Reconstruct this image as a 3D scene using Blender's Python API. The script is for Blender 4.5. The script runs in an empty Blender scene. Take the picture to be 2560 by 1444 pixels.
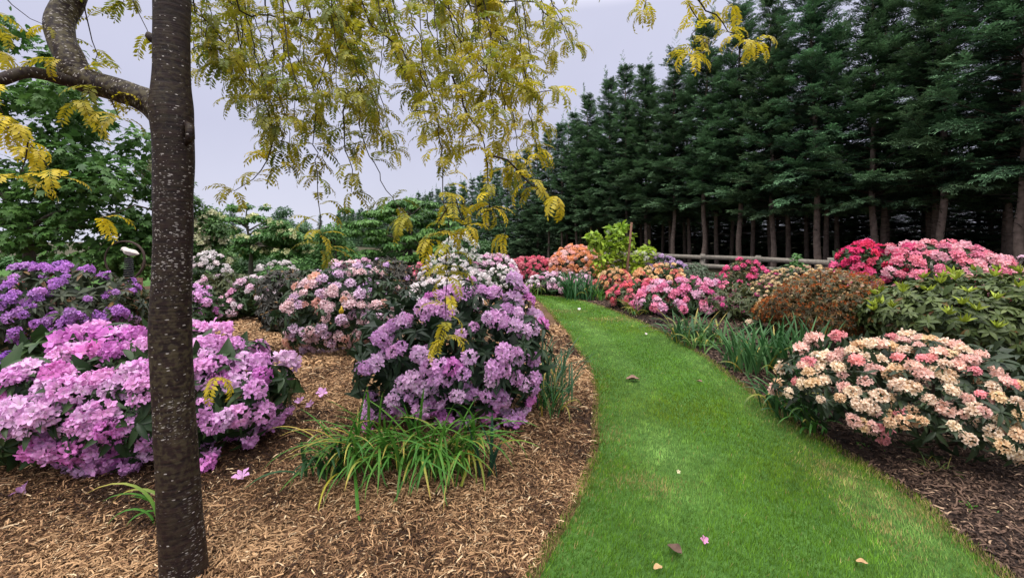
import bpy, math, random
import numpy as np
from mathutils import Matrix, Vector

# ------------------------------------------------------------------ camera, sky, sun, exposure
scene = bpy.context.scene
EYE, FOC, CX, HY = 1.5, 1100.0, 1280.0, 603.0       # eye height (m), focal length / centre / horizon in 2560x1444 photo pixels
cam_d = bpy.data.cameras.new('camera')
cam = bpy.data.objects.new('camera', cam_d)
scene.collection.objects.link(cam)
cam.location = (0, 0, EYE)
cam.rotation_euler = (math.radians(90), 0, 0)
cam_d.sensor_width = 36.0
cam_d.lens = 36.0 * FOC / 2560.0
cam_d.shift_y = -(722.0 - HY) / 2560.0
cam_d.clip_start = 0.05
cam_d.clip_end = 2000
scene.camera = cam

SUN_EL, SUN_AZ = math.radians(58), math.radians(200)   # behind the camera, slightly left
world = bpy.data.worlds.new('World')
scene.world = world
world.use_nodes = True
wt = world.node_tree
wt.nodes.clear()
def wn(t): return wt.nodes.new(t)
w_out, w_bg = wn('ShaderNodeOutputWorld'), wn('ShaderNodeBackground')
w_sky = wn('ShaderNodeTexSky'); w_sky.sky_type = 'NISHITA'; w_sky.sun_disc = False
w_sky.sun_elevation = SUN_EL; w_sky.sun_rotation = SUN_AZ
w_mul = wn('ShaderNodeMix'); w_mul.data_type = 'RGBA'; w_mul.blend_type = 'MULTIPLY'; w_mul.inputs[0].default_value = 1
w_mul.inputs[7].default_value = (0.06, 0.06, 0.06, 1)
w_tc, w_sep, w_map = wn('ShaderNodeTexCoord'), wn('ShaderNodeSeparateXYZ'), wn('ShaderNodeValToRGB')
w_noise = wn('ShaderNodeTexNoise'); w_noise.inputs['Scale'].default_value = 2.2; w_noise.inputs['Detail'].default_value = 5
w_cl = wn('ShaderNodeMapRange'); w_cl.inputs[1].default_value = .3; w_cl.inputs[2].default_value = .7
w_cl.inputs[3].default_value = .94; w_cl.inputs[4].default_value = 1.05
w_map.color_ramp.elements[0].position = 0.0; w_map.color_ramp.elements[0].color = (0.64, 0.65, 0.77, 1)
w_map.color_ramp.elements[1].position = 1.0; w_map.color_ramp.elements[1].color = (3.6, 3.5, 3.5, 1)
e = w_map.color_ramp.elements.new(0.22); e.color = (0.54, 0.55, 0.70, 1)
e = w_map.color_ramp.elements.new(0.46); e.color = (0.56, 0.57, 0.72, 1)
e = w_map.color_ramp.elements.new(0.60); e.color = (1.7, 1.68, 1.75, 1)
w_mix = wn('ShaderNodeMix'); w_mix.data_type = 'RGBA'; w_mix.inputs[0].default_value = 0.94
w_cm = wn('ShaderNodeMix'); w_cm.data_type = 'RGBA'; w_cm.blend_type = 'MULTIPLY'; w_cm.inputs[0].default_value = 1
L = wt.links.new
L(w_sky.outputs[0], w_mul.inputs[6])
L(w_tc.outputs['Generated'], w_sep.inputs[0]); L(w_sep.outputs['Z'], w_map.inputs[0])
L(w_tc.outputs['Generated'], w_noise.inputs['Vector']); L(w_noise.outputs[0], w_cl.inputs[0])
L(w_map.outputs[0], w_cm.inputs[6]); L(w_cl.outputs[0], w_cm.inputs[7])
L(w_mul.outputs[2], w_mix.inputs[6]); L(w_cm.outputs[2], w_mix.inputs[7])
L(w_mix.outputs[2], w_bg.inputs['Color']); w_bg.inputs['Strength'].default_value = 1.0
L(w_bg.outputs[0], w_out.inputs[0])

sun_d = bpy.data.lights.new('sun', 'SUN')
sun_d.energy = 1.3; sun_d.angle = math.radians(20); sun_d.color = (1.0, 0.97, 0.93)
sun = bpy.data.objects.new('sun', sun_d)
scene.collection.objects.link(sun)
sd = Vector((math.sin(SUN_AZ) * math.cos(SUN_EL), math.cos(SUN_AZ) * math.cos(SUN_EL), math.sin(SUN_EL)))
sun.rotation_euler = (-sd).to_track_quat('-Z', 'Y').to_euler()
sun.location = sd * 50

scene.view_settings.view_transform = 'Standard'
scene.view_settings.look = 'None'
scene.view_settings.exposure = 0.28
scene.view_settings.gamma = 1.0
scene.render.engine = 'CYCLES'
scene.cycles.max_bounces = 5
scene.cycles.diffuse_bounces = 3
scene.cycles.glossy_bounces = 2
scene.cycles.transmission_bounces = 3
scene.cycles.transparent_max_bounces = 4
scene.cycles.use_denoising = True
scene.cycles.sample_clamp_indirect = 4.0

# ------------------------------------------------------------------ helpers
COL = scene.collection
rng = np.random.default_rng(7)

def P(px, py, d):                       # photo pixel + distance -> world point
    return np.array([(px - CX) / FOC * d, d, EYE - (py - HY) / FOC * d])
def G(px, py):                          # photo pixel -> point on the ground
    d = EYE * FOC / (py - HY)
    return np.array([(px - CX) / FOC * d, d, 0.0])
def unit(v):
    v = np.asarray(v, float)
    return v / np.maximum(np.linalg.norm(v, axis=-1, keepdims=True), 1e-9)
def frames(y, n):                       # local Y along y, local Z near n
    y = unit(y); n = np.broadcast_to(np.asarray(n, float), y.shape)
    z = n - (n * y).sum(-1, keepdims=True) * y
    bad = np.linalg.norm(z, axis=-1) < 1e-4
    z = np.where(bad[:, None], np.cross(y, np.array([.3, .8, .5])), z)
    z = unit(z); x = np.cross(y, z)
    return np.stack([x, y, z], axis=2)
def frames_z(z, r):                     # local Z along z, random roll
    z = unit(z); h = unit(r.normal(size=z.shape))
    x = unit(np.cross(h, z)); y = np.cross(z, x)
    return np.stack([x, y, z], axis=2)
def randdir(r, n):
    return unit(r.normal(size=(n, 3)))
def fib(n, r=None):
    i = np.arange(n) + .5
    ph = np.arccos(1 - 2 * i / n); th = np.pi * (1 + 5 ** .5) * i
    d = np.stack([np.cos(th) * np.sin(ph), np.sin(th) * np.sin(ph), np.cos(ph)], 1)
    if r is not None: d = unit(d + r.normal(size=d.shape) * (0.9 / np.sqrt(n)))
    return d
def sines(seed, n=6, f0=.5, f1=3.):     # smooth pseudo noise over points of any dimension, about -1..1
    r = np.random.default_rng(seed)
    fr = r.uniform(f0, f1, n); ph = r.uniform(0, 6.28, n); di = unit(r.normal(size=(n, 3)))
    def f(p):
        p = np.asarray(p, float)
        if p.shape[-1] == 2: p = np.concatenate([p, np.zeros(p.shape[:-1] + (1,))], -1)
        return sum(np.sin(p @ (di[k] * fr[k] * 6.28) + ph[k]) for k in range(n)) / n * 1.8
    return f
def mixc(a, b, t):
    t = np.asarray(t)[..., None]
    return np.asarray(a) * (1 - t) + np.asarray(b) * t

class Tpl:                              # a small mesh used as a stamp: verts, flat loops, face sizes, colour per vertex (multiplies)
    def __init__(s, V, faces, C=None):
        s.V = np.asarray(V, float)
        s.loops = np.array([i for f in faces for i in f], np.int64)
        s.sizes = np.array([len(f) for f in faces], np.int64)
        s.C = np.ones((len(s.V), 3)) if C is None else np.asarray(C, float)

class Geo:
    def __init__(s): s.V, s.L, s.S, s.C, s.U, s.n = [], [], [], [], [], 0
    def add(s, V, loops, sizes, C, uv=None):
        s.V.append(V); s.L.append(np.asarray(loops) + s.n); s.S.append(np.asarray(sizes)); s.C.append(np.broadcast_to(np.asarray(C, float), (len(V), 3)))
        s.U.append(np.zeros((len(V), 2)) if uv is None else uv)
        s.n += len(V)
    def stamp(s, t, R, T, S, C=(1, 1, 1)):
        T = np.asarray(T, float); m = len(T)
        if m == 0: return
        S = np.broadcast_to(np.asarray(S, float).reshape(-1, 1) if np.ndim(S) < 2 else S, (m, 3))
        V = np.einsum('mni,mji->mnj', t.V[None] * S[:, None, :], R) + T[:, None, :]
        C = np.broadcast_to(np.asarray(C, float), (m, 3))
        Cc = t.C[None] * C[:, None, :]
        nv = len(t.V)
        L_ = (t.loops[None] + (np.arange(m) * nv)[:, None]).ravel()
        s.add(V.reshape(-1, 3), L_, np.tile(t.sizes, m), Cc.reshape(-1, 3))
    def grid(s, pts, C, close=False, uv=None):      # pts (a,b,3)
        a, b = pts.shape[:2]
        idx = np.arange(a * b).reshape(a, b)
        if close: q = np.stack([idx[:-1], np.roll(idx, -1, 1)[:-1], np.roll(idx, -1, 1)[1:], idx[1:]], -1)
        else: q = np.stack([idx[:-1, :-1], idx[:-1, 1:], idx[1:, 1:], idx[1:, :-1]], -1)
        q = q.reshape(-1, 4)
        s.add(pts.reshape(-1, 3), q.ravel(), np.full(len(q), 4), C, None if uv is None else uv.reshape(-1, 2))
    def tube(s, path, rad, C=(1, 1, 1), sides=6, bump=0, seed=0, cap=True):
        path = np.asarray(path, float); n = len(path)
        rad = np.broadcast_to(np.asarray(rad, float), (n,))
        tg = unit(np.gradient(path, axis=0))
        ref = np.array([.13, .97, .2]) if abs(tg[0] @ np.array([.13, .97, .2])) < .9 else np.array([1., 0, 0])
        u = unit(np.cross(tg[0], ref)); out = []
        for i in range(n):
            u = unit(u - (u @ tg[i]) * tg[i]); v = np.cross(tg[i], u)
            a = np.linspace(0, 2 * np.pi, sides, endpoint=False)
            out.append(path[i] + rad[i] * (np.cos(a)[:, None] * u + np.sin(a)[:, None] * v))
        pts = np.array(out)
        if bump:
            f = sines(seed, 8, 1, 9)
            d = pts - path[:, None]
            pts = path[:, None] + d * (1 + bump * f(pts))[..., None]
        le = np.concatenate([[0], np.cumsum(np.linalg.norm(np.diff(path, axis=0), axis=1))])
        uv = np.stack(np.broadcast_arrays(np.linspace(0, 2 * np.pi, sides, endpoint=False)[None] * rad.mean(), le[:, None]), -1)
        base = s.n
        s.grid(pts, C, close=True, uv=uv)
        if cap:
            s.L.append(np.arange(sides)[::-1] + base); s.S.append(np.array([sides]))
            s.L.append(np.arange(sides) + base + (n - 1) * sides); s.S.append(np.array([sides]))
    def box(s, c, size, C=(1, 1, 1), R=None, taper=1.0):
        h = np.asarray(size) / 2
        v = np.array([[x, y, z] for z in (-1, 1) for y in (-1, 1) for x in (-1, 1)], float)
        v[v[:, 2] > 0, :2] *= taper
        v = v * h
        if R is not None: v = v @ np.asarray(R).T
        f = [[0, 2, 3, 1], [4, 5, 7, 6], [0, 1, 5, 4], [1, 3, 7, 5], [3, 2, 6, 7], [2, 0, 4, 6]]
        s.add(v + np.asarray(c), [i for q in f for i in q], [4] * 6, C)
    def mesh(s, name, origin=(0, 0, 0), smooth=True):
        V = np.concatenate(s.V) - np.asarray(origin); Lp = np.concatenate(s.L); Sz = np.concatenate(s.S); C = np.concatenate(s.C); U = np.concatenate(s.U)
        me = bpy.data.meshes.new(name)
        me.vertices.add(len(V)); me.vertices.foreach_set('co', V.astype(np.float32).ravel())
        me.loops.add(len(Lp)); me.loops.foreach_set('vertex_index', Lp.astype(np.int32))
        me.polygons.add(len(Sz))
        st = np.concatenate([[0], np.cumsum(Sz)[:-1]])
        me.polygons.foreach_set('loop_start', st.astype(np.int32))
        if smooth: me.polygons.foreach_set('use_smooth', np.ones(len(Sz), bool))
        at = me.attributes.new('Col', 'FLOAT_COLOR', 'POINT')
        at.data.foreach_set('color', np.concatenate([C, np.ones((len(C), 1))], 1).astype(np.float32).ravel())
        ul = me.uv_layers.new(name='UVMap')
        ul.data.foreach_set('uv', U[Lp].astype(np.float32).ravel())
        me.update(calc_edges=True)
        return me
    def build(s, name, mat, parent=None, smooth=True):
        o0 = np.array(parent.location) if parent is not None else np.zeros(3)
        me = s.mesh(name, o0, smooth)
        me.materials.append(mat)
        o = bpy.data.objects.new(name, me); COL.objects.link(o)
        if parent is not None: o.parent = parent
        return o

def tag(o, label=None, cat=None, group=None, kind=None):
    if label: o['label'] = label
    if cat: o['category'] = cat
    if group: o['group'] = group
    if kind: o['kind'] = kind
    return o
def thing(name, label, cat, loc, group=None):
    o = bpy.data.objects.new(name, None); COL.objects.link(o)
    o.location = tuple(float(x) for x in loc); o.empty_display_size = .2
    return tag(o, label, cat, group)

# ------------------------------------------------------------------ materials
def mat(name, rough=.6, trans=0.0, spec=.4, vary=.12, nscale=12., bump=0., bscale=40., objvary=0.0, tcol=(1, 1, 1)):
    m = bpy.data.materials.new(name); m.use_nodes = True
    t = m.node_tree; t.nodes.clear(); N = t.nodes.new; K = t.links.new
    out, bs, at, tc, nz, mr, mx = N('ShaderNodeOutputMaterial'), N('ShaderNodeBsdfPrincipled'), N('ShaderNodeAttribute'), N('ShaderNodeTexCoord'), N('ShaderNodeTexNoise'), N('ShaderNodeMapRange'), N('ShaderNodeMix')
    at.attribute_name = 'Col'
    nz.inputs['Scale'].default_value = nscale; nz.inputs['Detail'].default_value = 4
    mr.inputs[1].default_value = .3; mr.inputs[2].default_value = .7; mr.inputs[3].default_value = 1 - vary; mr.inputs[4].default_value = 1 + vary
    mx.data_type = 'RGBA'; mx.blend_type = 'MULTIPLY'; mx.inputs[0].default_value = 1
    K(tc.outputs['Object'], nz.inputs['Vector']); K(nz.outputs[0], mr.inputs[0])
    K(at.outputs['Color'], mx.inputs[6]); K(mr.outputs[0], mx.inputs[7])
    col = mx.outputs[2]
    if objvary:
        oi, hv, m1, m2 = N('ShaderNodeObjectInfo'), N('ShaderNodeHueSaturation'), N('ShaderNodeMapRange'), N('ShaderNodeMapRange')
        m1.inputs[3].default_value = .5 - objvary * .12; m1.inputs[4].default_value = .5 + objvary * .12
        m2.inputs[3].default_value = 1 - objvary; m2.inputs[4].default_value = 1 + objvary * .6
        K(oi.outputs['Random'], m1.inputs[0]); K(oi.outputs['Random'], m2.inputs[0])
        K(m1.outputs[0], hv.inputs['Hue']); K(m2.outputs[0], hv.inputs['Value']); K(col, hv.inputs['Color']); col = hv.outputs[0]
    bs.inputs['Roughness'].default_value = rough
    bs.inputs['Specular IOR Level'].default_value = spec
    K(col, bs.inputs['Base Color'])
    if bump:
        n2, b = N('ShaderNodeTexNoise'), N('ShaderNodeBump')
        n2.inputs['Scale'].default_value = bscale; n2.inputs['Detail'].default_value = 6
        b.inputs['Strength'].default_value = bump; b.inputs['Distance'].default_value = .02
        K(tc.outputs['Object'], n2.inputs['Vector']); K(n2.outputs[0], b.inputs['Height']); K(b.outputs[0], bs.inputs['Normal'])
    if trans:
        tr, ms, tm = N('ShaderNodeBsdfTranslucent'), N('ShaderNodeMixShader'), N('ShaderNodeMix')
        tm.data_type = 'RGBA'; tm.blend_type = 'MULTIPLY'; tm.inputs[0].default_value = 1; tm.inputs[7].default_value = (*tcol, 1)
        K(col, tm.inputs[6]); K(tm.outputs[2], tr.inputs['Color'])
        ms.inputs[0].default_value = trans
        K(bs.outputs[0], ms.inputs[1]); K(tr.outputs[0], ms.inputs[2]); K(ms.outputs[0], out.inputs[0])
    else: K(bs.outputs[0], out.inputs[0])
    return m
M = dict(
    leaf=mat('glossy_leaf', .42, .16, .26, .2, 9),
    soft=mat('soft_leaf', .5, .3, .35, .2, 3, objvary=.08),
    gold=mat('golden_leaf', .5, .42, .35, .12, 5, tcol=(1.15, 1.22, .8)),
    needle=mat('conifer_needle', .6, .15, .2, .4, .9, objvary=.15),
    petal=mat('petal', .6, .32, .2, .07, 25, objvary=.10),
    blade=mat('blade', .45, .28, .25, .12, 15),
    turf=mat('turf_blade', .6, .3, .10, .1, 8),
    chip=mat('wood_chip', .8, 0, .2, .2, 60),
    twig=mat('twig_bark', .85, 0, .2, .25, 30, .5, 60),
    conbark=mat('conifer_bark', .9, 0, .15, .35, 7, .8, 22),
    wood=mat('weathered_timber', .85, 0, .2, .25, 14, .4, 30),
    rust=mat('rusty_iron', .75, 0, .3, .35, 18, .4, 50),
    stone=mat('pale_stone', .8, 0, .3, .12, 20, .3, 60),
    plastic=mat('tag_plastic', .4, .1, .4, .05, 20),
)

def ground_mat(name, cols, scale, stretch=1.0, bump=.6):
    m = bpy.data.materials.new(name); m.use_nodes = True
    t = m.node_tree; N = t.nodes.new; K = t.links.new; bs = t.nodes['Principled BSDF']
    tc, mp, nz, rp, b, nb, mx = N('ShaderNodeTexCoord'), N('ShaderNodeMapping'), N('ShaderNodeTexNoise'), N('ShaderNodeValToRGB'), N('ShaderNodeBump'), N('ShaderNodeTexNoise'), N('ShaderNodeMix')
    mp.inputs['Scale'].default_value = (1, stretch, 1)
    nz.inputs['Scale'].default_value = scale; nz.inputs['Detail'].default_value = 9; nz.inputs['Roughness'].default_value = .7
    nb.inputs['Scale'].default_value = 1.3; nb.inputs['Detail'].default_value = 3
    K(tc.outputs['Object'], mp.inputs[0]); K(mp.outputs[0], nz.inputs['Vector']); K(tc.outputs['Object'], nb.inputs['Vector'])
    K(nz.outputs[0], rp.inputs[0])
    els = rp.color_ramp.elements
    for i, c in enumerate(cols):
        p = .3 + .4 * i / (len(cols) - 1)
        if i == 0: el = els[0]; el.position = p
        elif i == len(cols) - 1: el = els[len(els) - 1]; el.position = p
        else: el = els.new(p)
        el.color = (*c, 1)
    mr = N('ShaderNodeMapRange'); mr.inputs[1].default_value = .3; mr.inputs[2].default_value = .7; mr.inputs[3].default_value = .75; mr.inputs[4].default_value = 1.25
    K(nb.outputs[0], mr.inputs[0])
    mx.data_type = 'RGBA'; mx.blend_type = 'MULTIPLY'; mx.inputs[0].default_value = 1
    K(rp.outputs[0], mx.inputs[6]); K(mr.outputs[0], mx.inputs[7]); K(mx.outputs[2], bs.inputs['Base Color'])
    b.inputs['Strength'].default_value = bump; b.inputs['Distance'].default_value = .02
    K(nz.outputs[0], b.inputs['Height']); K(b.outputs[0], bs.inputs['Normal'])
    bs.inputs['Roughness'].default_value = .9; bs.inputs['Specular IOR Level'].default_value = .15
    return m
MG_field = ground_mat('field_soil', [(.035, .03, .018), (.06, .05, .03), (.07, .09, .03)], 6)
MG_mulch = ground_mat('mulch_base', [(.03, .017, .01), (.09, .05, .026), (.20, .12, .06)], 38, 2.2)
MG_bark = ground_mat('bark_base', [(.012, .008, .007), (.03, .019, .015), (.07, .045, .034)], 40, 1.6)
MG_turf = ground_mat('turf_base', [(.03, .07, .012), (.05, .12, .02), (.09, .17, .04)], 30, 1.0)

# bark with pale lenticels (the young foreground tree)
def bark_mat():
    m = bpy.data.materials.new('lenticel_bark'); m.use_nodes = True
    t = m.node_tree; N = t.nodes.new; K = t.links.new; bs = t.nodes['Principled BSDF']
    uv = N('ShaderNodeUVMap'); uv.uv_map = 'UVMap'
    tc = N('ShaderNodeTexCoord')
    def math_(op, a, b=None, clamp=False):
        n = N('ShaderNodeMath'); n.operation = op; n.use_clamp = clamp
        for i, x in enumerate((a, b)):
            if x is None: continue
            if isinstance(x, (int, float)): n.inputs[i].default_value = x
            else: K(x, n.inputs[i])
        return n.outputs[0]
    def noise(vec, sc, det=5):
        n = N('ShaderNodeTexNoise'); n.inputs['Scale'].default_value = sc; n.inputs['Detail'].default_value = det; K(vec, n.inputs['Vector']); return n.outputs[0]
    def flecks(su, sv, thr, keep, off):
        mp = N('ShaderNodeMapping'); mp.inputs['Scale'].default_value = (su, sv, 1); mp.inputs['Location'].default_value = (off, off * 1.7, 0); K(uv.outputs[0], mp.inputs[0])
        dn = N('ShaderNodeTexNoise'); dn.inputs['Scale'].default_value = 3; K(mp.outputs[0], dn.inputs['Vector'])
        ad = N('ShaderNodeMix'); ad.data_type = 'RGBA'; ad.blend_type = 'ADD'; ad.inputs[0].default_value = .35; K(mp.outputs[0], ad.inputs[6]); K(dn.outputs[1], ad.inputs[7])
        v = N('ShaderNodeTexVoronoi'); v.voronoi_dimensions = '2D'; v.inputs['Scale'].default_value = 1; K(ad.outputs[2], v.inputs['Vector'])
        sp = N('ShaderNodeSeparateColor'); K(v.outputs['Color'], sp.inputs[0])
        lim = math_('MULTIPLY', sp.outputs[0], thr)
        inside = math_('LESS_THAN', v.outputs['Distance'], lim)
        return math_('MULTIPLY', inside, math_('GREATER_THAN', sp.outputs[1], keep))
    big = noise(tc.outputs['Object'], 2.6, 2)
    dens = math_('MULTIPLY', math_('SUBTRACT', big, .44), 8, True)
    f = math_('MAXIMUM', flecks(40, 118, .33, .66, 0), flecks(64, 180, .30, .70, 3.3))
    f = math_('MULTIPLY', f, dens)
    atd = N('ShaderNodeAttribute'); atd.attribute_name = 'Col'; spd = N('ShaderNodeSeparateColor'); K(atd.outputs['Color'], spd.inputs[0])
    f = math_('MULTIPLY', f, math_('GREATER_THAN', math_('ADD', spd.outputs[1], noise(uv.outputs[0], 70, 1)), .92))
    f = math_('MAXIMUM', f, flecks(34, 96, .24, .86, 7.1))
    mp2 = N('ShaderNodeMapping'); mp2.inputs['Scale'].default_value = (6, 55, 1); K(uv.outputs[0], mp2.inputs[0])
    bands = noise(mp2.outputs[0], 1.5, 6)
    rp = N('ShaderNodeValToRGB'); K(bands, rp.inputs[0])
    rp.color_ramp.elements[0].position = .3; rp.color_ramp.elements[0].color = (.007, .004, .0036, 1)
    rp.color_ramp.elements[1].position = .72; rp.color_ramp.elements[1].color = (.030, .0155, .0125, 1)
    # olive lichen film, stronger where the mesh's Col says so
    at = N('ShaderNodeAttribute'); at.attribute_name = 'Col'
    lic = noise(tc.outputs['Object'], 45, 6)
    sp = N('ShaderNodeSeparateColor'); K(at.outputs['Color'], sp.inputs[0])
    lf = math_('MULTIPLY', math_('MULTIPLY', math_('SUBTRACT', lic, .44), 7, True), sp.outputs[0])
    m1 = N('ShaderNodeMix'); m1.data_type = 'RGBA'; K(lf, m1.inputs[0]); K(rp.outputs[0], m1.inputs[6]); m1.inputs[7].default_value = (.075, .060, .030, 1)
    m2 = N('ShaderNodeMix'); m2.data_type = 'RGBA'; K(math_('MULTIPLY', f, .9), m2.inputs[0]); K(m1.outputs[2], m2.inputs[6]); m2.inputs[7].default_value = (.40, .36, .33, 1)
    K(m2.outputs[2], bs.inputs['Base Color'])
    b = N('ShaderNodeBump'); b.inputs['Strength'].default_value = .5; b.inputs['Distance'].default_value = .006
    hsum = math_('ADD', math_('ADD', bands, math_('MULTIPLY', f, .5)), math_('MULTIPLY', lic, .8))
    K(hsum, b.inputs['Height']); K(b.outputs[0], bs.inputs['Normal'])
    bs.inputs['Roughness'].default_value = .62; bs.inputs['Specular IOR Level'].default_value = .22
    return m
M['bark'] = bark_mat()

# ------------------------------------------------------------------ ground, beds, lawn path
left_px = [(1318, 742), (1345, 752), (1372, 780), (1405, 820), (1440, 868), (1470, 925), (1486, 985), (1490, 1050), (1482, 1120), (1452, 1205), (1400, 1320), (1335, 1450), (1180, 1750)]
right_px = [(1345, 738), (1420, 746), (1490, 762), (1560, 788), (1630, 818), (1710, 862), (1790, 910), (1850, 958), (1930, 1020), (2060, 1098), (2200, 1185), (2310, 1262), (2390, 1335), (2520, 1448), (2800, 1750)]
def smooth_line(p, n=6):
    p = np.asarray(p, float); out = []
    q = np.vstack([2 * p[0] - p[1], p, 2 * p[-1] - p[-2]])
    for i in range(1, len(q) - 2):
        for t in np.linspace(0, 1, n, endpoint=False):
            a, b, c, d = q[i - 1:i + 3]
            out.append(.5 * (2 * b + (c - a) * t + (2 * a - 5 * b + 4 * c - d) * t * t + (3 * b - a - 3 * c + d) * t ** 3))
    out.append(p[-1]); return np.array(out)
LL = smooth_line([G(*p)[:2] for p in left_px], 8)
RL = smooth_line([G(*p)[:2] for p in right_px], 8)
_w = sines(3, 6, .6, 3)
LL = LL + (_w(LL) * .018)[:, None] * np.array([1, .3]); RL = RL + (_w(RL + 5) * .018)[:, None] * np.array([1, .3])
far_cap = np.array([[-1.6, 13.6], [-1.0, 14.2], [0.6, 13.4]])     # the path swings away to the left behind the bushes
LL = np.vstack([[-1.6, 12.6], LL]); RL = np.vstack([[-1.2, 13.9], RL])
POLY = np.vstack([LL, RL[::-1]])
def seg_dist(p, line):
    a, b = line[:-1], line[1:]; out = np.full(len(p), 1e9)
    for i in range(len(a)):
        ab = b[i] - a[i]; t = np.clip(((p - a[i]) @ ab) / (ab @ ab + 1e-12), 0, 1)
        out = np.minimum(out, np.linalg.norm(p - a[i] - t[:, None] * ab, axis=1))
    return out
def in_poly(p, poly):
    x, y = p[:, 0], p[:, 1]; c = np.zeros(len(p), bool); j = len(poly) - 1
    for i in range(len(poly)):
        xi, yi = poly[i]; xj, yj = poly[j]
        k = ((yi > y) != (yj > y)) & (x < (xj - xi) * (y - yi) / (yj - yi + 1e-12) + xi)
        c ^= k; j = i
    return c
def edge_dist(p): return np.minimum(seg_dist(p, LL), seg_dist(p, RL))
_bh = sines(11, 8, .12, .9); _bh2 = sines(12, 8, 1, 3)
def bed_h(p):                            # height of the mulch beds: gentle mounds that die out at the lawn edge
    d = edge_dist(p); ins = in_poly(p, POLY)
    k = np.clip(d / .35, 0, 1)
    h = .006 + k * (.03 + .03 * _bh(p) + .010 * _bh2(p)).clip(0, .12)
    return np.where(ins, .004, h)

g = Geo(); n = 2
xs = np.array([-900., -60, -20, 0, 20, 60, 900]); ys = np.array([-40., 0, 10, 30, 80, 900])
g.grid(np.stack(np.meshgrid(xs, ys, indexing='xy') + [np.full((len(ys), len(xs)), -.012)], -1), (1, 1, 1))
tag(g.build('ground', MG_field), kind='structure')
def bed(name, x0, x1, y0, y1, st, side, material):
    X, Y = np.meshgrid(np.arange(x0, x1 + 1e-6, st), np.arange(y0, y1 + 1e-6, st))
    p = np.stack([X, Y], -1).reshape(-1, 2)
    h = bed_h(p).reshape(X.shape)
    pts = np.stack([X, Y, h], -1)
    idx = np.arange(X.size).reshape(X.shape)
    q = np.stack([idx[:-1, :-1], idx[:-1, 1:], idx[1:, 1:], idx[1:, :-1]], -1).reshape(-1, 4)
    c = p[q].mean(1)
    # which side of the lawn's centre line a cell is on
    mid = np.interp(c[:, 1], CLy, CLx)
    keep = (c[:, 0] < mid) if side < 0 else (c[:, 0] >= mid)
    g = Geo(); g.add(pts.reshape(-1, 3), q[keep].ravel(), np.full(keep.sum(), 4), (1, 1, 1))
    return tag(g.build(name, material), kind='structure')
yy = np.linspace(.8, 12.5, 60)
o_ = np.argsort(LL[:, 1]); lx = np.interp(yy, LL[o_, 1], LL[o_, 0]); o_ = np.argsort(RL[:, 1]); rx = np.interp(yy, RL[o_, 1], RL[o_, 0])
CLy, CLx = np.concatenate([yy, [14, 30]]), np.concatenate([(lx + rx) / 2, [-1.4, -2.5]])
bed('mulch_bed', -12, 2.2, .6, 16, .1, -1, MG_mulch)
bed('bark_bed', -2.4, 13, .6, 16, .1, 1, MG_bark)
# lawn sheet: strips between the two edges, a little proud of the beds
g = Geo()
yl = np.concatenate([np.linspace(.75, 5, 60), np.linspace(5.1, 12.6, 60)])
a = np.interp(yl, LL[::-1][:, 1], LL[::-1][:, 0]); b = np.interp(yl, RL[::-1][:, 1], RL[::-1][:, 0])
t = np.linspace(0, 1, 24)
X = a[:, None] * (1 - t) + b[:, None] * t; Y = np.broadcast_to(yl[:, None], X.shape)
Z = np.full(X.shape, .016); Z[:, 0] = Z[:, -1] = -.004
g.grid(np.stack([X, Y, Z], -1), (1, 1, 1))
tag(g.build('lawn_path', MG_turf), kind='structure')
g = Geo(); gx = np.linspace(-40, -2, 60); gy = np.linspace(13.5, 60, 60)
XX, YY = np.meshgrid(gx, gy); g.grid(np.stack([XX, YY, np.full(XX.shape, -.004)], -1), (1, 1, 1))
tag(g.build('far_lawn', MG_turf), kind='structure')

# turf blades (nobody could count them)
def sample_in(n, x0, x1, y0, y1, r): return np.stack([r.uniform(x0, x1, n), r.uniform(y0, y1, n)], 1)
blade_t = Tpl([[-.5, 0, 0], [.5, 0, 0], [.32, .55, .12], [-.32, .55, .12], [0, 1, .35]], [[0, 1, 2, 3], [3, 2, 4]], [[.7] * 3, [.7] * 3, [1] * 3, [1] * 3, [1.1] * 3])
g = Geo(); r = np.random.default_rng(21)
_pn, _pn2, _dn = sines(31, 8, .25, 1.2), sines(32, 9, .9, 3.5), sines(33, 7, .3, .9); _t1, _t2 = sines(34, 12, 2.5, 8), sines(35, 12, 8, 18)
# soft dry streaks on the lawn: (photo pixel, radius x, radius y in metres)
DRY = [(G(1545, 800), .5, .22), (G(1420, 780), .4, .25), (G(1990, 1060), .22, .25), (G(2090, 1190), .14, .22), (G(2180, 1310), .10, .22), (G(1640, 1230), .12, .1), (G(2230, 1270), .12, .25), (G(1600, 1210), .2, .1), (G(1520, 1090), .15, .15)]
PALE = [(G(1560, 1010), .22, .6), (G(1600, 1080), .25, .3), (G(1640, 1140), .25, .25), (G(1500, 900), .25, 1.2), (G(1620, 860), .3, 1.0), (G(1460, 800), .3, 1.5), (G(2130, 1200), .10, .6), (G(1780, 1150), .25, .2), (G(2300, 1330), .10, .4), (G(1750, 1260), .2, .15)]
def blob(p, L_):
    o = np.zeros(len(p))
    for c, a_, b_ in L_: o = np.maximum(o, np.exp(-((p[:, 0] - c[0]) / a_) ** 2 - ((p[:, 1] - c[1]) / b_) ** 2))
    return o
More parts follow.
